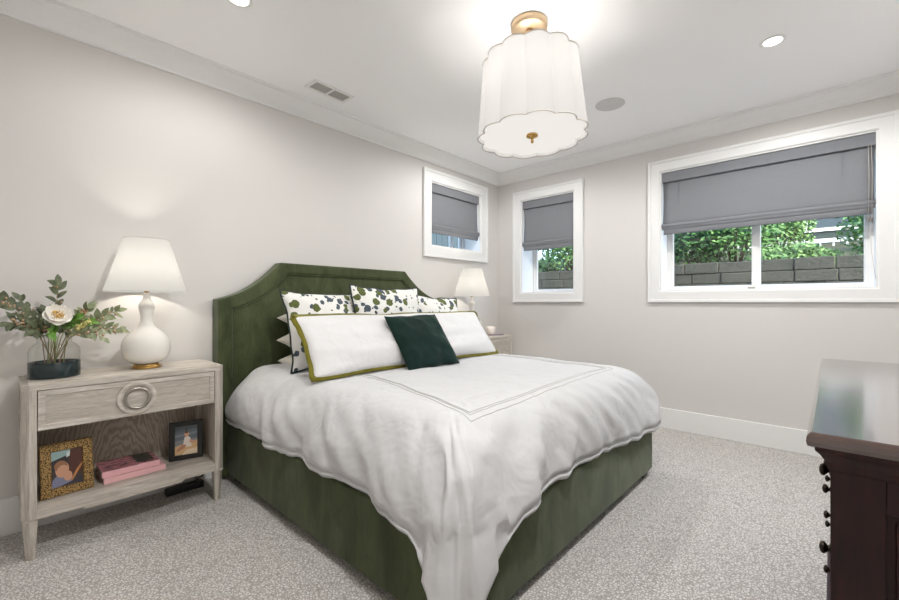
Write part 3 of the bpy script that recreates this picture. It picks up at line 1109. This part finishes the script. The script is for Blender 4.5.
# ------------------------------------------------------------------ dresser
DRX0, DRX1, DRY1, DRY0, DRZ = 1.052, 2.484, .037, -.50, .90
drs = empty('dresser', ((DRX0 + DRX1) / 2, -.23, 0), 0, 'dark mahogany dresser with polished top and bronze knobs at the right edge', 'dresser')
def DL(o):
    o.location = (-(DRX0 + DRX1) / 2, .23, 0)
    return o
mb = MB()
rws = []
for o, z in ((.010, DRZ - .030), (.002, DRZ - .026), (0, DRZ - .018), (.001, DRZ - .008), (.005, DRZ - .002), (.009, DRZ)):
    rws.append([Vector(p + (z,)) for p in ((DRX0 + o, DRY0 + o), (DRX1 - o, DRY0 + o), (DRX1 - o, DRY1 - o), (DRX0 + o, DRY1 - o))])
V = mb.grid(rws, smooth=False, wrap=True)
mb.face(V[0][::-1]); mb.face(V[-1])
DL(mb.build('dresser_top', m_mtop, drs))
mb = MB()
rws = []
for o, z in ((.034, DRZ - .075), (.030, DRZ - .070), (.028, DRZ - .058), (.020, DRZ - .044), (.013, DRZ - .036), (.012, DRZ - .030)):
    rws.append([Vector(p + (z,)) for p in ((DRX0 + o, DRY0 + o * .4), (DRX1 - o, DRY0 + o * .4), (DRX1 - o, DRY1 - o), (DRX0 + o, DRY1 - o))])
V = mb.grid(rws, smooth=False, wrap=True)
mb.face(V[0][::-1]); mb.face(V[-1])
DL(mb.build('cornice', m_mahog, drs))
bx0, bx1, by1, by0 = DRX0 + .036, DRX1 - .036, DRY1 - .0345, DRY0 + .01
DL(MB().box(bx0 + .012, bx1 - .012, by0, by1 - .022, .09, DRZ - .07).build('carcass', m_mahog, drs))
for x in (bx0, bx1 - .012):
    m = MB()
    m.box(x, x + .012, by1 - .075, by1, .09, DRZ - .072, .002); m.box(x, x + .012, by0, by0 + .07, .09, DRZ - .072, .002)
    m.box(x, x + .012, by0 + .07, by1 - .075, DRZ - .135, DRZ - .072, .002); m.box(x, x + .012, by0 + .07, by1 - .075, .09, .17, .002)
    fo = DL(m.build('side_frame', m_mahog, drs))
    xm = x + .010 if x == bx0 else x + .002
    MB().loop_profile
for x, sx in ((bx0, -1), (bx1, 1)):
    m = MB()
    y0_, y1_, z0_, z1_ = by0 + .07, by1 - .075, .17, DRZ - .135
    m.box(min(x - .002 * sx, x - .012 * sx), max(x - .002 * sx, x - .012 * sx), y0_ + .012, y1_ - .012, z0_ + .012, z1_ - .012, .004)
    DL(m.build('side_panel', m_mahog, drs))
for k in range(3):
    xx = (bx0, (bx0 + bx1) / 2 - .012, bx1 - .024)[k]
    DL(MB().box(xx + (.012 if k == 0 else 0), xx + .024 - (.012 if k == 2 else 0), by1 - .022, by1, .09, DRZ - .072).build('front_stile', m_mahog, drs))
DL(MB().box(bx0 - .012, bx1 + .012, by0, by1 + .012, 0, .09, .005).build('plinth', m_mahog, drs))
knobz = [.777, .604, .43, .245]
cw = (bx1 - bx0) / 2
for c in range(2):
    for r_, kz in enumerate(knobz):
        h = .16
        xa = bx0 + c * cw + .026; xb = bx0 + (c + 1) * cw - .026 + (.012 if c == 0 else 0)
        z0_ = max(.1, kz - h / 2); z1_ = min(DRZ - .08, kz + h / 2)
        d = DL(MB().box(xa, xb, by1 - .020, by1 - .001, z0_, z1_, .005).build('drawer', m_mahog, drs))
        for kx in ((1.245, 1.64), (1.90, 2.29))[c]:
            Mk = Matrix.Translation((kx, by1 - .001, kz)) @ Matrix.Rotation(R(-90), 4, 'X')
            MB().lathe([(.012, 0), (.012, .002), (.006, .003), (.005, .005), (.009, .008), (.0130, .011), (.0130, .015), (.010, .018), (.003, .020)], n=20, M=Mk).build('knob', m_bronze, d)

# ------------------------------------------------------------------ things on the left nightstand
# vase
VX, VY = .183, 2.782
vase = empty('glass_vase', (VX, VY, NSZ), 0, 'clear glass jar vase with dark band, holding flowers on the left nightstand', 'vase')
RV = .094
outp = [(RV - .006, .0), (RV, .006), (RV, .126), (RV - .004, .142), (RV - .015, .156), (RV - .026, .164), (RV - .031, .172), (RV - .031, .192), (RV - .026, .203)]
inp = [(r_ - .003, z) for r_, z in outp[::-1]][:-2] + [(RV - .003, .010), (.01, .008)]
MB().lathe(outp + inp, n=56, cap1=True).build('vase_body', m_vase, vase)
MB().lathe([(RV + .0005, .003), (RV + .001, .01), (RV + .001, .074), (RV + .0002, .075)], n=56, cap0=True, cap1=False).build('dark_band', m_band, vase)

def cam_pt(px_, py_, Y):
    r = (px_ - 449.5) / 415; u = -(py_ - 302) / 415
    s_, c_ = math.sin(YAW), math.cos(YAW)
    X = s_ * r + c_; Yd = -c_ * r + s_
    k = Y / Yd
    return Vector((X * k, Y, CAMZ + u * k))

def leafmat(name, a, b_, rough=.5):
    t = NT(name); b = t.bsdf(None, rough)
    n = t.noise(t.coord(), 40, 3)
    t.l(t.ramp(n.outputs[0], [(.3, a), (.7, b_)]), b.inputs['Base Color'])
    b.inputs['Subsurface Weight'].default_value = 0
    return t.m
m_leaf_dark = leafmat('dark_eucalyptus_leaf', srgb(56, 66, 46), srgb(116, 124, 92))
m_leaf_sage = leafmat('sage_leaf', srgb(112, 124, 92), srgb(158, 166, 128))
m_leaf_bright = leafmat('bright_green_leaf', srgb(70, 122, 40), srgb(128, 172, 74))
m_stem = leafmat('green_stem', srgb(110, 116, 66), srgb(150, 150, 96))
m_stem_br = leafmat('brown_stem', srgb(112, 84, 60), srgb(150, 120, 90))
m_berry = leafmat('tan_seed_pod', srgb(158, 124, 96), srgb(198, 166, 132))
m_yellow = leafmat('pale_yellow_blossom', srgb(198, 190, 110), srgb(222, 214, 150))
m_petal = leafmat('white_petal', srgb(240, 236, 226), srgb(250, 248, 242))
m_stamen = leafmat('golden_stamen', srgb(206, 160, 50), srgb(232, 192, 90))
rng = random.Random(5)
def leaf(mb, base, d, up, ln, wd):
    d = d.normalized(); sd = d.cross(up)
    if sd.length < .01: sd = d.orthogonal()
    sd.normalize(); nn = sd.cross(d).normalized()
    rowsL = []
    for j in range(6):
        t = j / 5
        w = wd * math.sin(PI * min(1, t * .93 + .05)) ** .75 * (1 - .35 * t)
        c = base + d * ln * t - nn * ln * .18 * t * t
        rowsL.append([c - sd * w + nn * w * .25, c, c + sd * w + nn * w * .25])
    mb.grid(rowsL)
def branch(tip, side, label, nleaf=9, size=.035, mat=m_leaf_dark, berries=0, sag=0, bend=0, lo=.35, smat=None, bmat=None, width=.42):
    a = rng.uniform(0, 2 * PI)
    base = Vector((VX + .03 * math.cos(a), VY + .03 * math.sin(a), NSZ + .012))
    rim = Vector((VX, VY, NSZ + .185)) + Vector((max(-.048, min(.048, (tip.x - VX) * .3)), max(-.04, min(.04, (tip.y - VY) * .5)), 0))
    mid = rim.lerp(tip, .5) + Vector((0, 0, .028 + sag))
    pts = []
    for k in range(22):
        t = k / 21
        if t < .35:
            q = t / .35
            pts.append(base.lerp(rim, q))
        else:
            q = (t - .35) / .65
            pts.append(rim * (1 - q) ** 2 + mid * 2 * q * (1 - q) + tip * q * q)
    root = empty('flower_stem', base, 0, label, 'flower stem', 'stems arranged in the glass vase')
    def T(o):
        o.location = -base; return o
    T(MB().tube(pts, lambda t: .0026 - .0014 * t, 6).build('stem', smat or m_stem, root))
    mb = MB()
    for k in range(nleaf):
        t = lo + (1 - lo) * (k + .5) / nleaf
        i = min(20, int(t * 21))
        p = pts[i].lerp(pts[i + 1], t * 21 - i)
        d = (pts[i + 1] - pts[i]).normalized()
        sidev = d.cross(Vector((.6, -.7, .1))).normalized() * (1 if k % 2 else -1)
        dr = d * .7 + sidev * rng.uniform(.6, 1.1) + Vector((rng.uniform(-.2, .2), rng.uniform(-.4, .1), rng.uniform(-.1, .3)))
        up = Vector((rng.uniform(-.5, .5), -.8, .6 + rng.uniform(-.4, .4)))
        leaf(mb, p, dr, up, size * 1.22 * rng.uniform(.8, 1.25), size * 1.12 * width * rng.uniform(.8, 1.1))
    leaf(mb, pts[-1], pts[-1] - pts[-2], Vector((.2, -.8, .5)), size * 1.2, size * width)
    T(mb.build('leaves', mat, root))
    if berries:
        m = MB()
        for k in range(berries):
            t = rng.uniform(.5, 1)
            i = min(20, int(t * 21))
            p = pts[i] + Vector((rng.uniform(-1, 1), rng.uniform(-1, 1), rng.uniform(-1, 1))) * .016
            m.sphere(p, rng.uniform(.004, .0075), seg=8)
        tag(T(m.build('seed_pods', bmat or m_berry, root)), kind='stuff')
    return root
Y0 = 2.78
branch(cam_pt(58, 284, 2.76), 0, 'tallest dark-leaved stem rising above the white flower', 9, .040, m_leaf_dark, 14, lo=.5, smat=m_stem_br)
branch(cam_pt(2, 300, 2.72), 0, 'dark leafy stem reaching furthest left out of the vase', 10, .044, m_leaf_dark, 14, sag=.02, lo=.42, smat=m_stem_br)
branch(cam_pt(10, 323, 2.70), 0, 'low left stem drooping beside the vase with long dark leaves', 9, .044, m_leaf_dark, 18, sag=.03, lo=.4, smat=m_stem_br, width=.34)
branch(cam_pt(20, 300, 2.80), 0, 'upright dark stem on the left side of the bouquet', 8, .038, m_leaf_dark, 8, lo=.42)
branch(cam_pt(88, 308, 2.74), 0, 'sage stem with tan seed pods rising right of the white flower', 12, .040, m_leaf_sage, 30, lo=.45, smat=m_stem_br)
branch(cam_pt(117, 311, 2.72), 0, 'sage stem reaching furthest right toward the lamp', 13, .037, m_leaf_sage, 16, sag=.01, lo=.45, smat=m_stem_br)
branch(cam_pt(121, 330, 2.72), 0, 'lower right stem with thin tan twigs and small sage leaves', 13, .033, m_leaf_sage, 18, sag=.025, lo=.45, smat=m_stem_br)
branch(cam_pt(103, 338, 2.68), 0, 'short stem hanging over the right rim of the vase', 8, .032, m_leaf_sage, 12, sag=.035, lo=.42)
branch(cam_pt(92, 322, 2.70), 0, 'pale yellow blossom stem right of the white flower', 7, .026, m_leaf_bright, 46, sag=.02, lo=.5, bmat=m_yellow)
branch(cam_pt(74, 318, 2.70), 0, 'bright green leafy stem just right of the white flower', 11, .040, m_leaf_bright, 0, sag=.01, lo=.5)
branch(cam_pt(52, 333, 2.66), 0, 'bright green stem below the white flower at the vase rim', 9, .034, m_leaf_bright, 0, sag=.02, lo=.5)
branch(cam_pt(34, 330, 2.69), 0, 'dark stem low at the left rim of the vase', 9, .040, m_leaf_dark, 10, sag=.02, lo=.42)
branch(cam_pt(45, 312, 2.84), 0, 'dark stem standing behind the white flower', 9, .038, m_leaf_dark, 6, lo=.5)
branch(cam_pt(66, 330, 2.86), 0, 'dark stem filling the back of the bouquet above the rim', 9, .036, m_leaf_dark, 0, lo=.5)
# white flower
fc = cam_pt(57, 316, 2.665)
fl = empty('white_flower', (VX, VY, NSZ + .012), 0, 'large white open flower with a golden centre in the vase', 'flower')
off = Vector((VX, VY, NSZ + .012))
def FT(o):
    o.location = -off; return o
FT(MB().tube([off, off + Vector((0, -.02, .17)), fc + Vector((0, .045, -.02)), fc + Vector((0, .01, 0))], .003, 8).build('stem', m_stem, fl))
face = Vector((.12, -.85, .42)).normalized()
e1 = face.cross(Vector((0, 0, 1))).normalized(); e2 = face.cross(e1).normalized()
for ring, (np_, rad, lift, rot) in enumerate(((5, .053, .010, .2), (5, .043, .022, .85))):
    for k in range(np_):
        a = 2 * PI * k / np_ + rot + rng.uniform(-.12, .12)
        d = e1 * math.cos(a) + e2 * math.sin(a)
        sd = face.cross(d).normalized()
        rr = []
        for j in range(8):
            t = j / 7
            w = rad * .62 * math.sin(PI * (.12 + .80 * t)) ** .7
            c = fc + d * (rad * t) + face * (lift * t * t + .005 * ring)
            rr.append([c + sd * w * u + face * (.010 * u * u + .004 * noise.noise(Vector((u * 2, t * 3, k + ring * 7)))) for u in (-1, -.6, -.2, .2, .6, 1)])
        m = MB(); m.grid(rr)
        FT(m.build('petal', m_petal, fl))
m = MB()
for k in range(46):
    a = rng.uniform(0, 2 * PI); r_ = .017 * math.sqrt(rng.random())
    p = fc + (e1 * math.cos(a) + e2 * math.sin(a)) * r_
    m.tube([p, p + face * .020 + (p - fc) * .3], .0010, 5)
    m.sphere(p + face * .021 + (p - fc) * .3, .0024, seg=6)
tag(FT(m.build('stamens', m_stamen, fl)), kind='stuff')

# picture frames
def mat_leopard():
    t = NT('gold_leopard_frame'); b = t.bsdf(None, .35)
    vo = t.n('TexVoronoi'); t.set(vo, Scale=170, Randomness=.9)
    t.l(t.coord(), vo.inputs['Vector'])
    t.l(t.ramp(vo.outputs['Distance'], [(.36, srgb(58, 44, 26)), (.52, srgb(176, 142, 88))]), b.inputs['Base Color'])
    b.inputs['Metallic'].default_value = .35
    return t.m
m_leop = mat_leopard()
PM = {}
def pm(c, rough=.35):
    if c not in PM:
        PM[c] = plain('print_tone_%d' % len(PM), srgb(*c), rough)
    return PM[c]
def picture_frame(name, loc, rz, W, H, bw, mat, shapes, bg, label, lean):
    root = empty(name, loc, rz, label, 'picture frame')
    root.rotation_euler = (R(-lean), 0, rz)
    m = MB()
    m.loop_profile(-W / 2 + bw, W / 2 - bw, bw, H - bw, [(0, .002), (0, -.004), (.003, -.008), (bw - .003, -.008), (bw, -.005), (bw, .008), (0, .008)])
    m.build('frame_border', mat, root)
    MB().box(-W / 2 + .004, W / 2 - .004, .004, .008, .004, H - .004).build('backing_board', m_black, root)
    mats = []
    m = MB()
    def layer(poly, c, k):
        mt_ = pm(c)
        if mt_ not in mats: mats.append(mt_)
        m.mi = mats.index(mt_)
        iw, ih = W - 2 * bw, H - 2 * bw
        vs = [m.bm.verts.new((-iw / 2 + iw * u, .0018 - .00012 * k, bw + ih * v)) for u, v in poly]
        m.face(vs)
    layer([(0, 0), (1, 0), (1, 1), (0, 1)], bg, 0)
    for k, (kind, c, *a) in enumerate(shapes):
        if kind == 'e':
            cx, cy, rx, ry = a
            poly = [(max(0, min(1, cx + rx * math.cos(2 * PI * q / 28))), max(0, min(1, cy + ry * math.sin(2 * PI * q / 28)))) for q in range(28)]
        else:
            poly = a[0]
        layer(poly, c, k + 1)
    m.build('photo_print', mats, root, recalc=False)
    MB().prism([(.02, .012), (.09, .010), (.02, H * .6)] if False else [(.008, H * .62), (.07, .012), (.074, .012), (.012, H * .62)], 'x', -.012, .012).build('easel_back', m_black, root)
    return root
skin, skin2 = (206, 156, 128), (184, 130, 104)
p1 = picture_frame('picture_frame', (.226, 2.718, .2235), R(5), .193, .248, .040, m_leop, [
    ('p', (150, 178, 178), [(0, .74), (.62, .86), (.62, 1), (0, 1)]),
    ('p', (54, 50, 52), [(.0, .45), (.5, .5), (.55, .85), (.0, .74)]),
    ('p', (206, 214, 214), [(.48, .78), (.62, .82), (.6, .95), (.5, .92)]),
    ('p', (84, 50, 40), [(.5, .2), (1, .3), (1, 1), (.62, 1)]),
    ('p', (130, 132, 158), [(.0, .0), (.62, .0), (.66, .2), (.5, .32), (.16, .32), (.02, .2)]),
    ('e', skin, .52, .26, .14, .14), ('e', skin, .34, .47, .22, .23), ('e', (150, 108, 78), .30, .57, .21, .15), ('e', skin, .36, .42, .19, .17),
    ('p', (186, 128, 78), [(.6, .12), (.66, .1), (1.0, .5), (1.0, .58), (.8, .4)]),
    ('p', (62, 58, 66), [(.1, 0), (1, 0), (1, .17), (.3, .02)])],
    (70, 60, 56), 'gold leopard-patterned picture frame leaning on the left end of the shelf', 9)
p2 = picture_frame('picture_frame', (.748, 2.802, .2225), R(-15), .168, .222, .028, m_black, [
    ('p', (96, 106, 112), [(0, .5), (1, .55), (1, 1), (0, 1)]), ('p', (120, 128, 130), [(0, .62), (1, .7), (1, .78), (0, .7)]),
    ('p', (214, 176, 128), [(0, .02), (1, .0), (1, .48), (.6, .42), (.0, .30)]),
    ('p', (232, 212, 184), [(.3, .0), (1, .0), (1, .2), (.5, .16)]),
    ('p', (226, 214, 204), [(.34, .28), (.74, .26), (.68, .58), (.56, .64), (.42, .6)]),
    ('p', skin2, [(.08, .1), (.44, .24), (.5, .34), (.34, .36), (.1, .22)]), ('p', skin, [(.64, .4), (.92, .36), (.94, .42), (.66, .52)]),
    ('e', skin, .52, .71, .105, .095), ('e', (110, 78, 58), .51, .775, .09, .045), ('p', (70, 74, 80), [(.48, .8), (.54, .8), (.55, .92), (.47, .92)])],
    (128, 134, 136), 'black picture frame with a photo of a sitting baby, right end of shelf', 4)

# books
m_pink = plain('pink_book_cover', srgb(236, 186, 188), .45)
m_pink2 = plain('deep_pink_book_cover', srgb(232, 180, 184), .5)
m_page = plain('book_pages', srgb(226, 214, 204), .8)
def mat_cover():
    t = NT('pink_printed_cover'); b = t.bsdf(None, .3)
    n = t.noise(t.coord((9, 24, 1)), 2.2, 3, .6, .4)
    c = t.ramp(n.outputs[0], [(.42, srgb(64, 48, 50)), (.47, srgb(168, 110, 118)), (.55, srgb(206, 136, 148)), (.62, srgb(190, 120, 128))])
    t.l(c, b.inputs['Base Color'])
    return t.m
m_cover = mat_cover()
def book(loc, rz, W, D, H, cov, top, label, photo=False):
    root = empty('book', loc, rz, label, 'book', 'pink books lying on the shelf')
    m = MB(); m.box(-W / 2, W / 2, -D / 2, D / 2, 0, .003, .0008); m.box(-W / 2, W / 2, -D / 2, -D / 2 + .004, .0, H, .001)
    m.box(-W / 2, W / 2, -D / 2, D / 2, H - .003, H, .0008)
    co = m.build('cover', cov, root)
    MB().box(-W / 2 + .004, W / 2 - .004, -D / 2 + .004, D / 2 - .004, .003, H - .003).build('pages', m_page, root)
    if top:
        MB().box(-W / 2 + .001, W / 2 - .001, -D / 2 + .001, D / 2 - .001, H, H + .0004).build('cover_print', top, co)
        MB().box(.03, W / 2 - .018, -D / 2 + .035, D / 2 - .006, H + .0004, H + .0008).build('cover_picture', plain('dark_cover_picture', srgb(52, 54, 48), .3), co)
    return root
book((.49, 2.812, .2225), R(2), .268, .19, .030, m_pink, None, 'lower pink hardback book of the pair on the nightstand shelf')
book((.476, 2.822, .2530), R(1), .248, .19, .029, m_pink2, m_cover, 'upper pink book with a dark printed cover, on the other book')

# power strip and cords
ps = MB().box(-.10, .10, -.025, .02, 0, .04, .006).build('power_strip', m_plastic, None, (.765, 2.90, .001), (0, 0, 0))
tag(ps, 'narrow dark power strip lying on the carpet under the left nightstand', 'power strip')
cd = MB().tube([(.80, 2.93, .01), (.86, 2.80, .12), (.893, 2.68, .17), (.915, 2.63, .20), (.945, 2.66, .21), (.965, 2.76, .15), (.955, 2.90, .03), (.93, 2.93, .008)], .003, 6).build('electric_cable', m_plastic)
tag(cd, 'thin black power cord between the left nightstand and the bed', 'cord')

# things on the far nightstand
bk = book((3.66, 2.73, NSZ + .0005), R(-8), .20, .15, .016, plain('mauve_cover', srgb(150, 138, 146), .5), None, 'thin mauve book under the candle on the far nightstand')
bk['group'] = 'books by the far lamp'
cn = empty('candle', (3.635, 2.735, NSZ + .017), 0, 'short white candle jar on the far nightstand beside the lamp', 'candle')
MB().lathe([(.046, 0), (.048, .003), (.048, .074), (.045, .076), (.043, .07), (.043, .05)], n=32, cap1=False).build('candle_jar', plain('blush_ceramic', srgb(232, 222, 214), .4), cn)
MB().lathe([(.0432, .05), (.0425, .056), (.002, .056)], n=32).build('wax', m_white_pl, cn)
MB().lathe([(.0012, .055), (.0012, .068)], n=6).build('wick', m_black, cn)

# ------------------------------------------------------------------ garden outside the windows
def mat_block():
    t = NT('grey_retaining_block'); b = t.bsdf(None, .95)
    n = t.noise(t.coord(), 3.0, 6); n2 = t.noise(t.coord(), 30, 4)
    t.l(t.mix(.4, t.ramp(n.outputs[0], [(.3, srgb(46, 48, 42)), (.7, srgb(70, 71, 63))]), t.ramp(n2.outputs[0], [(.3, srgb(38, 40, 35)), (.7, srgb(76, 77, 69))])), b.inputs['Base Color'])
    t.bump(b, n2.outputs[0], .6, .02)
    return t.m
m_block = mat_block()
rw = random.Random(3)
mb = MB()
for c in range(7):
    z0_ = 1.715 - .150 * (c + 1)
    y = -3.2 + (.22 if c % 2 else 0)
    while y < 6.5:
        ln = .40 + rw.uniform(-.03, .05)
        j = rw.uniform(-.015, .015)
        mb.box(6.98 + j, 7.22, y, y + ln - .008, z0_, z0_ + .144 + (rw.uniform(0, .012) if c == 0 else 0), .012)
        y += ln
tag(mb.build('retaining_wall', m_block), 'low grey concrete block retaining wall outside the right-hand windows', 'garden wall')

lm = [leafmat('shrub_leaf_%s' % n_, a, b_, .5) for n_, a, b_ in (('dark', srgb(26, 54, 24), srgb(56, 88, 44)), ('mid', srgb(36, 80, 28), srgb(74, 118, 48)), ('light', srgb(70, 108, 48), srgb(106, 138, 74)))]
m_bark = leafmat('shrub_bark', srgb(66, 54, 42), srgb(104, 90, 72), .9)
def shrub(x, y, z, h, w, kind, label, seed, nl=3000, ls=.062):
    rg = random.Random(seed)
    root = empty('shrub', (x, y, z), 0, label, 'shrub', 'shrubs on the bank behind the block wall')
    s = MB()
    tips = []
    for k in range(9):
        a = rg.uniform(0, 2 * PI); r_ = rg.uniform(.2, .8) * w / 2
        tp = Vector((r_ * math.cos(a), r_ * math.sin(a), h * rg.uniform(.55, .95)))
        s.tube([(0, 0, -.05), tp * .4 + Vector((0, 0, .05)), tp], lambda t: .02 - .015 * t, 5)
        tips.append(tp)
    s.build('stem', m_bark, root)
    lf = MB()
    for k in range(nl):
        u = rg.random() ** .4
        a = rg.uniform(0, 2 * PI); ph = math.acos(rg.uniform(-.75, 1))
        bumpy = 1 + .25 * noise.noise(Vector((math.cos(a) * 2, math.sin(a) * 2, ph * 2 + seed)))
        p = Vector((math.sin(ph) * math.cos(a) * w / 2, math.sin(ph) * math.sin(a) * w / 2, h * .55 + math.cos(ph) * h * .48)) * 1
        p = Vector((p.x * u * bumpy, p.y * u * bumpy, h * .52 + (p.z - h * .55) * u * bumpy))
        d = Vector((rg.uniform(-1, 1), rg.uniform(-1, 1), rg.uniform(-.6, .8))).normalized()
        sd = d.orthogonal().normalized()
        l_, w_ = ls * rg.uniform(.7, 1.3), ls * .3
        lf.mi = 0 if rg.random() < .7 else 1
        q = [p - d * l_ / 2, p + sd * w_, p + d * l_ / 2 + Vector((0, 0, -.01)), p - sd * w_]
        lf.face([lf.bm.verts.new(v) for v in q])
    lf.build('foliage', [lm[kind], lm[min(2, kind + 1)]], root, recalc=False)
    return root
shr = [(8.0, -.62, 1.30, 1.1, 1, 'leafy shrub above the wall, at the right edge of the wide window'),
       (7.9, .40, .46, 1.0, 2, 'low bright shrub above the wall in the wide window, right pane'),
       (8.1, 1.15, 1.35, 1.2, 1, 'feathery green shrub behind the middle post of the wide window'),
       (8.0, 1.75, 1.20, 1.1, 0, 'dark bushy shrub in the left pane of the wide window, near the middle post'),
       (8.2, 2.45, 1.05, 1.1, 1, 'mid green shrub at the left edge of the wide window'),
       (8.3, 4.15, 1.45, 1.25, 1, 'green shrub right of the fence in the narrow window'),
       (8.4, 5.0, .55, .9, 2, 'low pale shrub before the fence in the narrow window'),
       (9.6, 2.0, 2.0, 1.8, 0, 'taller dark shrub farther back, seen in the right pane'),
       (9.8, 3.4, 2.2, 2.0, 0, 'taller dark shrub farther back, seen in the left pane'),
       (10.2, 4.6, 2.2, 1.9, 1, 'tall green shrub beyond the iron fence'),
       (8.3, 3.25, 1.0, 1.1, 0, 'dark shrub hidden between the two right-hand windows'),
       (10.6, .75, 1.3, 1.1, 2, 'loose light green shrub partly hiding the house in the right pane'),
       (11.2, 6.2, 3.0, 2.4, 0, 'big dark shrub behind the left end of the iron fence'),
       (11.6, 7.9, 3.0, 2.4, 0, 'big dark shrub farthest left beyond the iron fence'),
       (12.0, 3.6, 3.2, 2.6, 0, 'big dark shrub farthest back between the wide and narrow window views'),
       (12.0, -1.8, 2.6, 2.2, 0, 'big dark shrub farthest right in the garden')]
for k, (x, y, h, w, kind, lab) in enumerate(shr):
    shrub(x, y, 1.5 + .13 * max(0, (x - 7.22) / .8 - .6), h, w, kind, lab, 100 + k, 3000, .062 * max(1, w / 1.0))
m_iron = plain('black_iron', srgb(30, 34, 32), .5)
fn = empty('iron_fence', (9.2, 5.6, 1.7), 0, 'black iron picket fence beyond the narrow window', 'fence')
for z in (.25, 1.45):
    MB().box(-.015, .015, -1.6, 1.6, z, z + .03).build('fence_rail', m_iron, fn)
for k in range(23):
    y = -1.55 + k * .14
    MB().box(-.011, .011, y - .011, y + .011, .0, 1.6).build('picket', m_iron, fn)
m_board = plain('dark_fence_board', srgb(52, 68, 76), .8)
wf = empty('board_fence', (5.4, 5.3, .95), 0, 'dark grey board fence outside the small corner window', 'fence')
for z in (.3, 1.5):
    MB().box(-2.2, 2.2, .03, .07, z, z + .08).build('fence_rail', m_board, wf)
for k in range(30):
    x = -2.2 + k * .147
    MB().box(x, x + .138, 0, .025, 0, 2.0 + .0, .003).build('fence_board', m_board, wf)
# house across the garden
hs = empty('house', (15.5, 1.2, 2.2), 0, 'grey house with white porch rail glimpsed through the garden shrubs', 'house')
m_siding = plain('grey_siding', srgb(58, 70, 66), .8)
m_dglass = plain('dark_window_pane', srgb(46, 56, 62), .15)
MB().box(0, 3, -5, 5, -1, 4.5).build('house_wall', m_siding, hs)
MB().prism([(-.5, 4.4), (3.5, 4.4), (1.5, 6.2)], 'y', -5.3, 5.3).build('house_roof', plain('dark_shingle', srgb(70, 68, 66), .9), hs)
for y in (-3.4, -1.2, 1.2, 3.4):
    w_ = MB().loop_profile(y - .5, y + .5, 1.0, 2.4, [(0, 0), (.09, 0), (.09, .04), (0, .04)])
    wo_ = w_.build('house_window', m_white_pl, hs); wo_.rotation_euler = (0, 0, R(90)); wo_.location = (-.001, 0, 0)
    MB().box(y - .5, y + .5, .0, .01, 1.0, 2.4).build('house_window_pane', m_dglass, wo_)
MB().box(-1.4, 0, -4, 4, -.4, -.2).build('porch_floor', m_block, hs)
rl = MB().box(-1.4, -1.34, -4, 4, .45, .55).build('porch_rail', m_white_pl, hs)
for k in range(33):
    MB().box(-1.385, -1.355, -4 + k * .25, -3.96 + k * .25, -.2, .45).build('baluster', m_white_pl, rl)
